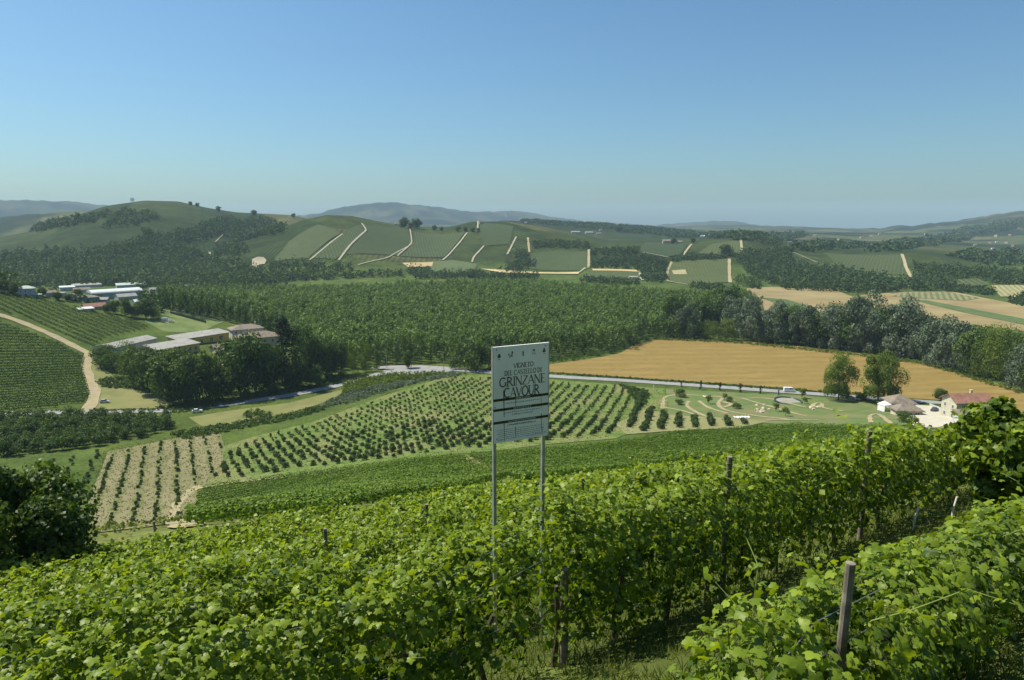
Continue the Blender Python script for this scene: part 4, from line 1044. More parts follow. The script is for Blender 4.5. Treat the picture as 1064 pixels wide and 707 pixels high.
# ------------------------------------------------------------------ buildings
def gable_roof(w, d, h, rh, over, th=.22):
    W, D = w/2+over, d/2+over
    mb = MB(); e = h - rh*over/(d/2)
    for s in (-1, 1):
        a = [(-W, s*D, e), (W, s*D, e), (W, 0, h+rh), (-W, 0, h+rh)]
        mb.add(a + [(x, y, z+th) for x, y, z in a], [(0,1,2,3),(4,7,6,5),(0,4,5,1),(1,5,6,2),(2,6,7,3),(3,7,4,0)])
    return mb
def hip_roof(w, d, h, rh, over, th=.2):
    W, D = w/2+over, d/2+over; r_ = max(w/2-d/2, .05)
    mb = MB()
    b_ = [(-W,-D,h),(W,-D,h),(W,D,h),(-W,D,h)]
    t_ = [(x, y, z+th) for x, y, z in b_]
    mb.add(b_ + t_ + [(-r_,0,h+rh),(r_,0,h+rh)], [(0,3,2,1),(0,1,5,4),(1,2,6,5),(2,3,7,6),(3,0,4,7),(4,5,9,8),(6,7,8,9),(5,6,9),(7,4,8)])
    return mb
def mono_roof(w, d, h, rh, over, th=.25):
    W, D = w/2+over, d/2+over
    b_ = [(-W,-D,h),(W,-D,h),(W,D,h+rh),(-W,D,h+rh)]
    return MB().add(b_ + [(x,y,z+th) for x,y,z in b_], [(0,3,2,1),(4,5,6,7),(0,1,5,4),(1,2,6,5),(2,3,7,6),(3,0,4,7)])
def vault_roof(w, d, h, rh, over):
    W, D = w/2+over, d/2+over; V = []; F = []
    n = 8
    for i in range(n+1):
        a = math.pi*i/n; y = -math.cos(a)*D; z = h + math.sin(a)*rh
        V += [(-W, y, z), (W, y, z)]
    for i in range(n): F.append((2*i, 2*i+1, 2*i+3, 2*i+2))
    F += [tuple(range(0, 2*n+2, 2)), tuple(range(2*n+1, 0, -2))]
    return MB().add(V, F)

def house(name, label, cat, group, px, py, w, d, h, rh, turn, wall, roof, style='gable', wins=(), doors=(), over=.5, chimney=(), pos=None):
    """wins and doors: (side, centre, sill, width, height) with side f, b, l or r"""
    p = np.array(pos) if pos is not None else seat(px, py)[0]
    az = -math.atan2(p[0], p[1]) + R(turn)
    ca, sa = math.cos(az), math.sin(az)
    cs = np.array([(sx*w/2*ca - sy*d/2*sa, sx*w/2*sa + sy*d/2*ca) for sx in (-1,1) for sy in (-1,1)]) + p[:2]
    zmin = float(ground(cs[:,0], cs[:,1]).min())
    o = empty(name, (p[0], p[1], max(zmin, p[2]-1.5)), az)
    tag(o, label, cat, group)
    wb = MB()
    if style == 'gable':
        wb.add([(-w/2,-d/2,-2),(w/2,-d/2,-2),(w/2,d/2,-2),(-w/2,d/2,-2),(-w/2,-d/2,h),(w/2,-d/2,h),(w/2,d/2,h),(-w/2,d/2,h),(-w/2,0,h+rh*.985),(w/2,0,h+rh*.985)],
               [(0,3,2,1),(0,1,5,4),(2,3,7,6),(1,2,6,9,5),(3,0,4,8,7),(4,5,9,8),(6,7,8,9)])
    elif style == 'mono':
        wb.add([(-w/2,-d/2,-2),(w/2,-d/2,-2),(w/2,d/2,-2),(-w/2,d/2,-2),(-w/2,-d/2,h),(w/2,-d/2,h),(w/2,d/2,h+rh*.95),(-w/2,d/2,h+rh*.95)],
               [(0,3,2,1),(4,5,6,7),(0,1,5,4),(1,2,6,5),(2,3,7,6),(3,0,4,7)])
    else:
        wb.box(-w/2, w/2, -d/2, d/2, -2, h)
    wb.build('wall', M[wall], o)
    rf = {'gable': gable_roof, 'hip': hip_roof, 'mono': mono_roof, 'vault': vault_roof}[style](w, d, h+.004, rh, over).build('roof', M[roof], o)
    for cx, cyy in chimney:
        zt = h + rh*.6
        MB().box(cx-.35, cx+.35, cyy-.35, cyy+.35, zt-.6, h+rh+.9).box(cx-.45, cx+.45, cyy-.45, cyy+.45, h+rh+.9, h+rh+1.05).build('chimney', M['beigewall'], rf)
    def opening(side, c, z, ww, hh, kind):
        def bx(mb, x0, x1, z0, z1, o0, o1):
            if side == 'f': mb.box(x0, x1, -d/2-o1, -d/2-o0, z0, z1)
            elif side == 'b': mb.box(x0, x1, d/2+o0, d/2+o1, z0, z1)
            elif side == 'l': mb.box(-w/2-o1, -w/2-o0, x0, x1, z0, z1)
            else: mb.box(w/2+o0, w/2+o1, x0, x1, z0, z1)
        fb = MB(); t_ = .09
        bx(fb, c-ww/2-t_, c-ww/2, z-t_, z+hh+t_, .004, .07); bx(fb, c+ww/2, c+ww/2+t_, z-t_, z+hh+t_, .004, .07)
        bx(fb, c-ww/2, c+ww/2, z+hh, z+hh+t_, .004, .07); bx(fb, c-ww/2, c+ww/2, z-t_, z, .004, .10)
        if kind == 'window': bx(fb, c-.03, c+.03, z, z+hh, .03, .06)
        f_ = fb.build(kind, M['white'] if wall != 'white' else M['greywall'], o)
        g_ = MB(); bx(g_, c-ww/2, c+ww/2, z, z+hh, .004, .025)
        g_.build('pane' if kind == 'window' else 'leaf', M['glass'] if kind == 'window' else M['wood'], f_)
    for a in wins: opening(*a, 'window')
    for a in doors: opening(*a, 'door')
    return o

# house and cafe at the right
house('cream_house', 'two-storey cream house with reddish brown roof beside the gravel lot', 'house', None, 1003, 432.5, 13, 7.6, 6.9, 2.1, 38, 'cream', 'redtile', 'gable',
      [('l',-2,1.2,.9,1.3),('l',1.8,1.2,.9,1.3),('l',-2,4.3,.9,1.3),('l',1.8,4.3,.9,1.3),('f',2.0,4.4,1.3,1.4),('f',-4,4.4,1.1,1.4),('f',4.8,4.4,1.1,1.4),('f',-4,1.2,1.1,1.4),('f',4.8,1.2,1.1,1.4)], [('f',.6,.05,1.1,2.1)], .7, [(2,1.2)])
house('house_annex', 'pale low annex attached under the cream house front', 'annex', None, 1006, 438, 8, 3.2, 3.0, .9, 38, 'whitewall', 'browntile', 'mono', [('f',-1.8,1,1,1.1),('f',1.8,1,1,1.1)])
house('timber_cafe', 'brown timber cafe hall with square pyramid roof by the two big trees', 'cafe', None, 934, 424, 8.5, 8.0, 3.4, 3.0, 24, 'wood', 'browntile', 'hip', [('l',0,1,1.6,1.3)], [], .9)
house('timber_porch', 'lower timber porch with brown hip roof and open front before the cafe hall', 'porch', None, 941.5, 431, 8.5, 5.5, 2.7, 2.2, 24, 'beigewall', 'browntile', 'hip', [('f',-2.6,.7,1.5,1.5),('f',0,.7,1.5,1.5),('f',2.6,.7,1.5,1.5)], [], .8)
def gazebo(px, py, s, h, label):
    p, _ = seat(px, py)
    o = empty('gazebo', p, .35); tag(o, label, 'gazebo', 'white gazebos by the cafe')
    hip_roof(s, s, h*.62, h*.38, .1, .25).build('canopy', M['tent'], o)
    MB().box(-s/2+.05, s/2-.05, s/2-.06, s/2, .3, h*.62).box(-s/2, -s/2+.06, -s/2+.05, s/2-.05, .3, h*.62).build('side_curtain', M['tent'], o)
    for sx in (-1, 1):
        for sy in (-1, 1): MB().tube([(sx*s*.47, sy*s*.47, -.3), (sx*s*.47, sy*s*.47, h*.62)], .05, 6).build('leg', M['white'], o)
gazebo(918.5, 427.5, 3.3, 4.2, 'larger white gazebo with peaked canvas roof left of the cafe')
gazebo(929, 429, 1.7, 3.0, 'small narrow white gazebo touching the cafe wall')
def low_wall(name, label, pts, h, th, mat):
    p = resample(P(pts), 1.5)
    mb = MB(); z = ground(p[:,0], p[:,1])
    o0 = np.array([p[0,0], p[0,1], z[0]])
    d = np.gradient(p, axis=0); d /= np.linalg.norm(d, axis=1)[:,None]; n = np.stack([-d[:,1], d[:,0]], -1)*th/2
    V = []
    for i in range(len(p)):
        for s, zz in ((1,-.4),(1,h),(-1,h),(-1,-.4)): V.append((p[i,0]+n[i,0]*s-o0[0], p[i,1]+n[i,1]*s-o0[1], z[i]+zz-o0[2]))
    F = []
    for i in range(len(p)-1):
        for k in range(4): F.append((4*i+k, 4*i+(k+1)%4, 4*i+4+(k+1)%4, 4*i+4+k))
    F += [(0,3,2,1), tuple(4*(len(p)-1)+k for k in range(4))]
    mb.add(V, F)
    return tag(mb.build(name, M[mat], None, o0), label, 'wall')
low_wall('lot_wall', 'long grey low wall along the right edge of the gravel lot', [(966,422),(980,428),(998,436)], 1.1, .3, 'greywall')
low_wall('lot_wall', 'pale low wall in front of the gravel lot near the vines', [(956,446),(980,445.5),(1004,441.5)], .6, .3, 'beigewall')

# farm buildings at the left
house('white_shed', 'long white shed with pale fibre-cement roof and two dark windows in its gable', 'shed', None, 131, 362, 34, 15, 5.0, 1.6, 47, 'whitewall', 'fibro', 'gable', [('l',-3.6,2.0,2.6,1.4),('l',3.4,2.0,2.6,1.4)], [('f',-8,.1,3,3)], .5)
house('yellow_stable', 'front yellow building with flat grey roof behind the big round tree', 'building', None, 180, 366, 27, 13, 5.0, 1.6, 32, 'yellowwall', 'fibro', 'mono', [('f',x,1.2,1.6,2.2) for x in (0,3.6,7.2,10.8)], [], .8)
yb = house('yellow_stable', 'rear long yellow building with grey roof and open porch next to the villa', 'building', None, 207, 354.5, 36, 12, 5.2, 1.4, 32, 'yellowwall', 'fibro', 'mono', [('f',-8,1.2,1.6,2.4),('f',-2,1.2,1.6,2.4),('f',5,1.0,2.2,2.6),('f',12,1.2,2.6,2.8)], [], .9)
house('villa', 'villa hall with broad brown tiled hip roof and small corner tower', 'villa', None, 268, 358, 26, 15, 6.6, 3.4, 12, 'beigewall', 'tile', 'hip', [('f',-8,3.2,1.3,1.8),('f',-3,3.2,1.3,1.8),('f',3,3.2,1.3,1.8),('f',8,3.2,1.3,1.8),('r',0,3,1.3,1.8)], [('f',0,.1,1.4,2.4)], 1.0, [(-5,2)])
house('villa_wing', 'raised rear wing of the villa with its own tiled hip roof', 'villa wing', None, 256, 352, 20, 12, 8.4, 2.8, 12, 'whitewall', 'browntile', 'hip', [('f',-7.5,5.9,1.3,1.7),('f',-4,5.9,1.3,1.7),('l',0,5.9,1.3,1.7)], [], .9, [(7,2)])
house('villa_outbuilding', 'low front outbuilding with worn reddish tiled roof left of the villa', 'outbuilding', None, 238, 366, 19, 11, 4.0, 2.4, 20, 'beigewall', 'tile', 'gable', [('f',-5,1.2,1.2,1.3),('f',0,1.2,1.2,1.3),('f',5,1.2,1.2,1.3)], [], .8)
low_wall('garden_wall', 'dark hedge-lined wall along the lawn behind the yellow building', [(177,326),(195,331),(214,336)], 1.8, .5, 'dark')
low_wall('garden_wall', 'pale wall between lawn and the poplar plantation', [(180,323),(200,326),(226,332)], 1.5, .4, 'greywall')

# village on the valley floor
def vh(label, cx, ybase, wpx, hpx, wall, roof, style='gable', turn=0, dep=.6, rfrac=.35, name='village_house', nw=3, cat='house'):
    p, m_ = seat(cx, ybase)
    W, H = wpx*m_, hpx*m_
    h = H*(1-rfrac); d = max(6, W*dep)
    wins = []
    for k in range(nw):
        c = (k-(nw-1)/2)*W/(nw+.3)
        wins.append(('f', c, h*.2, min(1.3, W*.08), min(1.5, h*.3)))
        if h > 5: wins.append(('f', c, h*.6, min(1.3, W*.08), min(1.5, h*.22)))
    house(name, label, cat, 'houses of the village', cx, ybase, W, d, h, H*rfrac, turn, wall, roof, style, wins, [], .5)
vh('long factory hall with a white curved roof and teal walls', 120, 309.5, 46, 9.5, 'tealwall', 'metalroof', 'vault', 12, .5, .3, 'factory_hall', 6, 'factory')
vh('grey-green village house with pale hipped roof at the left', 28, 307, 14, 12, 'greywall', 'greenroof', 'hip', -10, .7, .25)
vh('low teal-grey building under the pale-roofed house at the left', 36, 308.5, 12, 5, 'tealwall', 'greenroof', 'hip', 0, .6, .2, nw=2)
vh('white village house with brown roof above the knoll vineyard', 52, 307.5, 10, 7, 'whitewall', 'browntile', 'gable', 15, .7, .3, nw=2)
vh('white cubic village house beside the brown-roofed one', 62, 308.5, 10, 6.5, 'whitewall', 'fibro', 'hip', -15, .7, .2, nw=2)
vh('bright white-roofed flat building in the middle of the village', 70, 302, 13, 4.5, 'whitewall', 'metalroof', 'mono', 5, .7, .2, nw=2)
vh('beige-roofed long building behind the white-roofed one', 85, 304, 15, 5, 'beigewall', 'browntile', 'gable', 8, .6, .4, nw=3)
vh('two-storey house with beige roof and dark green front', 93, 312.5, 16, 8, 'tealwall', 'browntile', 'hip', 14, .7, .3)
vh('grey-white house right of the dark green front', 107, 314, 11, 6.5, 'whitewall', 'fibro', 'gable', -20, .7, .3, nw=2)
vh('red-roofed village house just above the knoll vineyard', 98, 320, 20, 7, 'beigewall', 'redtile', 'gable', 14, .6, .45)
vh('low shed with bright white roof in front of the red-roofed house', 89, 322.5, 13, 4.5, 'whitewall', 'metalroof', 'mono', 14, .6, .25, 'village_shed', 2, 'shed')
vh('small white gabled house among dark trees', 76, 312, 7, 8, 'whitewall', 'browntile', 'gable', 80, .9, .3, nw=2)
vh('grey metal-roofed workshop right of the factory', 131, 311.5, 18, 6.5, 'greywall', 'fibro', 'gable', 18, .7, .4, 'workshop', 3, 'workshop')
vh('pale workshop with light roof behind the dark pointed tree', 146, 315.5, 13, 5, 'greywall', 'metalroof', 'gable', 18, .7, .4, 'workshop', 2, 'workshop')
vh('long pale green warehouse behind the factory', 137, 299, 28, 4.5, 'greywall', 'greenroof', 'mono', 5, .5, .25, 'warehouse', 3, 'warehouse')
vh('long pale-roofed warehouse left of the green one', 90, 298.5, 26, 3.5, 'greywall', 'fibro', 'mono', 5, .5, .3, 'warehouse', 3, 'warehouse')
vh('white house at the corner of the poplar plantation', 196, 302.5, 11, 6.5, 'whitewall', 'fibro', 'gable', 10, .7, .35, nw=2)
vh('small white workshop beside the round plantation tree', 168, 308, 9, 5, 'whitewall', 'metalroof', 'mono', 10, .7, .25, 'workshop', 2, 'workshop')
vh('grey house half hidden by trees left of the round plantation tree', 160, 304, 9, 5, 'greywall', 'fibro', 'gable', 10, .7, .35, nw=2)
vh('tiny white cottage at the left frame edge', 3, 300, 6, 5, 'whitewall', 'browntile', 'gable', 10, .7, .35, nw=1)

# farms on the hills, far away
far_h = [(693,253.5,9,4.5,'beigewall','browntile','ruddy farmhouse on the right-hand hill crest'),(704,253.8,9,4,'beigewall','tile','second farmhouse beside the ruddy one'),(730,247,5,2.6,'white','white','white-roofed barn on the far hill behind the crest'),
 (598,242.5,9,2.6,'whitewall','fibro','pale long farm on the back hill'),(612,243,8,2.4,'whitewall','fibro','second pale farm on the back hill'),(622,244,5,2.2,'whitewall','browntile','small pale house at the end of the back hill farms'),
 (411,233.6,4,2.0,'beigewall','browntile','small house by the ridge tree pair'),(316,226.3,5,2.2,'beigewall','browntile','low house on the left skyline'),(658,290,9,3,'greywall','fibro','grey barn at the foot of the middle hill'),
 (500,233,4,4,'beigewall','browntile','small tower house at the ridge path'),(527,226,3,5,'beigewall','browntile','church-like tower on the far hill town')]
for (px, py, wp, hp, wl, rf, lab) in far_h:
    p, m_ = seat(px, py)
    house('hill_farm', lab, 'farmhouse', 'farms on the hills', px, py, wp*m_, max(6, wp*m_*.5), hp*m_*.65, hp*m_*.35, 8, wl, rf, 'gable', [('f',0,hp*m_*.2,1.4,1.6)], [], .4)
rg = np.random.default_rng(41)
for i in range(64):
    if i < 40: px, py = rg.uniform(840, 1062), rg.uniform(241, 276)
    elif i < 52: px, py = rg.uniform(780, 860), rg.uniform(242, 256)
    else: px, py = rg.uniform(520, 640), rg.uniform(226, 240)
    p, m_ = seat(px, py)
    if np.hypot(p[0], p[1]) < 1750: continue
    W = rg.uniform(1.6, 3.4)*m_; H = rg.uniform(1.2, 2.0)*m_
    house('distant_house', 'tiny pale house scattered on the far hazy hillsides', 'house', 'distant houses on the hazy hills', px, py, min(W, 26), min(W*.7, 14), min(H*.65, 9), min(H*.4, 5), rg.uniform(-40, 40),
          ['whitewall','beigewall','cream','white'][rg.integers(4)], ['browntile','redtile','fibro'][rg.integers(3)], 'gable', [], [], .4)

# ------------------------------------------------------------------ vehicles
def car_mb(L, W, H, prof):
    """body from a side profile: list of (x, z_low, z_high, half width low, half width high)"""
    V = []; F = []
    for x, z0, z1, w0, w1 in prof:
        zm = z0 + (z1-z0)*.55
        V += [(x,-w0*.92,z0),(x,-w0,zm),(x,-w1*.93,z1),(x,w1*.93,z1),(x,w0,zm),(x,w0*.92,z0)]
    for i in range(len(prof)-1):
        for k in range(6): F.append((6*i+k, 6*i+(k+1)%6, 6*i+6+(k+1)%6, 6*i+6+k))
    F += [(5,4,3,2,1,0), tuple(6*(len(prof)-1)+k for k in range(6))]
    return MB().add(V, F)
def car(label, px, py, heading, mat, van=False, group='cars in the valley', off=.3):
    p, _ = seat(px, py)
    o = empty('white_van' if van else 'car', (p[0], p[1], p[2]+off), R(heading)); tag(o, label, 'van' if van else 'car', group)
    if van:
        body = [(-2.5,.35,1.9,.92,.86),(-2.4,.3,2.15,.97,.88),(1.2,.3,2.15,.97,.88),(1.75,.3,1.45,.97,.80),(2.45,.32,1.1,.94,.78),(2.55,.4,.85,.86,.74)]
        win = [('window',[(1.18,-.80,1.45),(1.70,-.78,1.42),(1.22,-.82,2.05)],)]
        glass = MB().add([(1.24,-.76,2.08),(1.24,.76,2.08),(1.80,.76,1.44),(1.80,-.76,1.44)], [(0,1,2,3)]).add([(-.2,-.945,1.4),(1.2,-.945,1.4),(1.1,-.90,1.95),(-.2,-.90,1.95)], [(0,1,2,3)]).add([(-.2,.945,1.4),(1.2,.945,1.4),(1.1,.90,1.95),(-.2,.90,1.95)], [(3,2,1,0)])
    else:
        body = [(-2.1,.4,.75,.78,.70),(-2.02,.28,.95,.84,.76),(-1.3,.25,1.0,.87,.80),(.75,.25,.98,.87,.80),(1.75,.27,.84,.84,.74),(2.1,.4,.66,.74,.64)]
        glass = MB().add([(-1.75,-.72,.93),(1.0,-.72,.93),(.25,-.58,1.43),(-1.2,-.58,1.43),(-1.75,.72,.93),(1.0,.72,.93),(.25,.58,1.43),(-1.2,.58,1.43)], [(0,1,2,3),(7,6,5,4),(1,5,6,2),(4,0,3,7)])
        MB().box(-1.22, .27, -.59, .59, 1.425, 1.475).build('car_roof', M[mat], o)
    car_mb(0, 0, 0, body).build('body', M[mat], o, smooth=False)
    glass.build('windows', M['glass'], o)
    xw = 1.35 if not van else 1.6
    for sx in (-xw, xw):
        for sy in (-1, 1):
            wh = MB().tube([(sx, sy*.70, .31), (sx, sy*.88, .31)], .31, 14).build('wheel', M['tyre'], o)
            MB().tube([(sx, sy*.84, .31), (sx, sy*.89, .31)], .18, 10).build('rim', M['cargrey'], wh)
    for sy in (-1, 1):
        xf = 2.5 if van else 2.06
        MB().box(xf-.06, xf+.03, sy*.6-.14, sy*.6+.14, .62, .76).build('headlight', M['tent'], o)
    return o
car('white car driving on the left road below the trees', 205, 430-1.0, 22, 'carwhite')
car('silver car parked at the dirt path corner by the knoll', 109, 419, 8, 'cargrey')
car('white van driving on the right road above the bike park', 820, 408, -8, 'carwhite', True)
car('grey car parked left of the two big trees', 884, 415.5, -6, 'cargrey')
car('white car parked under the two big trees', 893, 416.5, -6, 'carwhite')
car('white van parked at the lawn edge near the plantation', 172, 334, 10, 'carwhite', True)
car('white car parked beside the lawn-edge van', 178, 335.5, 30, 'carwhite')
car('dark car standing on the gravel lot by the wall', 971, 428, 40, 'cardark')

# ------------------------------------------------------------------ street lamp, poles, bike park things
def lamp(px, py, hpx, arm, label):
    p, m_ = seat(px, py); h = hpx*m_
    o = empty('street_lamp', p); tag(o, label, 'street lamp', 'street lamps by the road')
    MB().tube([(0,0,-.3),(0,0,h*.6),(0,0,h)], [.14,.11,.08], 8).build('pole', M['fencegrey'], o)
    MB().tube([(0,0,h),(arm*.5,0,h+.3),(arm,0,h+.35)], [.07,.06,.05], 6).build('arm', M['fencegrey'], o)
    MB().box(arm-.5, arm+.5, -.2, .2, h+.24, h+.42).build('lamp_head', M['fencegrey'], o)
lamp(461, 386, 20, -2.4, 'grey street lamp right of the small round tree at the junction')
lamp(402, 383, 17, -2.0, 'grey street lamp left of the small round tree at the junction')
lamp(808, 412.5, 11, 1.5, 'slim lamp post beside the dark pond')
def field_pole(label, px, py, hpx, rad, mat, lean=0.0, name='pole'):
    p, m_ = seat(px, py); h = hpx*m_
    return tag(MB().tube([(0,0,-.3),(lean*h*.5,0,h*.5),(lean*h,0,h)], [rad,rad*.95,rad*.85], 7).build(name, M[mat], None, p), label, 'pole')
field_pole('pale pole at the orchard corner by the dark bush row', 679, 407, 7, .16, 'white')
field_pole('dark end post at the foot of the tilled plot', 161, 554, 13, .10, 'oldpost')
# basin
p, m_ = seat(819, 418)
o = empty('water_basin', p); tag(o, 'dark oval basin with raised rim in the bike park', 'basin')
rim = MB(); n = 28; V = []; F = []
for i in range(n):
    a = 2*math.pi*i/n
    for rr, zz in ((1.0,-.2),(.97,.75),(.90,.78),(.82,.1)): V.append((math.cos(a)*5.6*rr, math.sin(a)*7.2*rr, zz))
for i in range(n):
    for k in range(3): F.append((4*i+k, 4*((i+1)%n)+k, 4*((i+1)%n)+k+1, 4*i+k+1))
rim.add(V, F).build('rim', M['dark'], o)
MB().add([(math.cos(2*math.pi*i/n)*5.5*.86, math.sin(2*math.pi*i/n)*7.0*.86, .35) for i in range(n)], [tuple(range(n))]).build('liner', surf('basin_liner', (.20,.20,.17), (.30,.29,.24), .3, .5), o)
rg = np.random.default_rng(19)
def rock_mesh(seed):
    g = np.random.default_rng(seed); mb = MB(); n1, n2 = 6, 9; V = []; F = []
    for i in range(n1+1):
        for k in range(n2):
            a = math.pi*i/n1; b_ = 2*math.pi*k/n2; r_ = .75+.45*g.random()
            V.append((math.sin(a)*math.cos(b_)*r_, math.sin(a)*math.sin(b_)*r_*.8, math.cos(a)*r_*.6+.25))
    for i in range(n1):
        for k in range(n2): F.append((i*n2+k, (i+1)*n2+k, (i+1)*n2+(k+1)%n2, i*n2+(k+1)%n2))
    return mb.add(V, F).mesh('rock', M['stone'])
rocks = [rock_mesh(300+i) for i in range(4)]
for i in range(22):
    px, py = (rg.uniform(786, 803), rg.uniform(421, 430)) if i < 16 else (rg.uniform(842, 852), rg.uniform(419, 427))
    p, _ = seat(px, py)
    o = link('rock', rocks[i % 4], None, p); s = rg.uniform(.45, 1.1); o.scale = (s, s, s); o.rotation_euler = (0, 0, rg.random()*6.28)
    tag(o, 'tan boulder heaped in the middle of the bike park' if i < 16 else 'pale boulder right of the dark basin', 'rock', 'boulders in the bike park' if i < 16 else 'boulders right of the basin')
for px, py, a, b_, lab in ((767,434.5,3.2,2.0,'left silver sheet lying at the bike park edge'),(775,434.3,2.8,1.8,'right silver sheet lying at the bike park edge'),(735,413,3.6,2.4,'pale slab at the top of the dirt track')):
    p, _ = seat(px, py)
    mb = MB(); n = 8; V = []; F = []
    for i in range(n+1):
        z = .35 + .12*math.sin(i*1.9)
        for y, zz in ((-b_/2,0),(b_/2,0),(b_/2,.06),(-b_/2,.06)): V.append((-a/2+a*i/n, y, z+zz))
    for i in range(n):
        for k in range(4): F.append((4*i+k, 4*i+4+k, 4*i+4+(k+1)%4, 4*i+(k+1)%4))
    F += [(0,1,2,3), (4*n+3,4*n+2,4*n+1,4*n)]
    o = mb.add(V, F).add([(-a*.4,-b_*.4,-.2),(a*.4,-b_*.4,-.2),(a*.4,b_*.4,-.2),(-a*.4,b_*.4,-.2),(-a*.4,-b_*.4,.3),(a*.4,-b_*.4,.3),(a*.4,b_*.4,.3),(-a*.4,b_*.4,.3)],[(0,1,5,4),(1,2,6,5),(2,3,7,6),(3,0,4,7)]).build('ground_sheet' if 'silver' in lab else 'slab', M['silver'] if 'silver' in lab else M['beigewall'], None, p)
    tag(o, lab, 'sheet' if 'silver' in lab else 'slab')
# ------------------------------------------------------------------ the near vineyard: rows that run away to the right
ROW_A = R(40.0)
RV = np.array([math.cos(ROW_A), math.sin(ROW_A)]); RQ = np.array([-RV[1], RV[0]])
Q0, DQ = 3.0, 2.85
def rowq(k): return 1.8 if k == 0 else Q0 + DQ*k
def row_xy(k, v): 
    v = np.asarray(v, float); q = rowq(k)
    return RV[0]*v + RQ[0]*q, RV[1]*v + RQ[1]*q
def row_at_px(k, px):
    """place along row k that stands under a pixel column"""
    s = (px-532)/FPX/_cp     # close to the ground the column leans, so refine
    v = 0.0
    for _ in range(40):
        q = rowq(k)
        # x - s*y = 0
        v = -(RQ[0]-s*RQ[1])*q/(RV[0]-s*RV[1])
        x, y = row_xy(k, v); z = float(ground(x, y))
        u_, _y, dep = project(np.array([x, y, z+1.2]))
        s += (px-u_)/FPX*dep/max(y, .1)*.7
    return v, np.array([float(x), float(y), z])

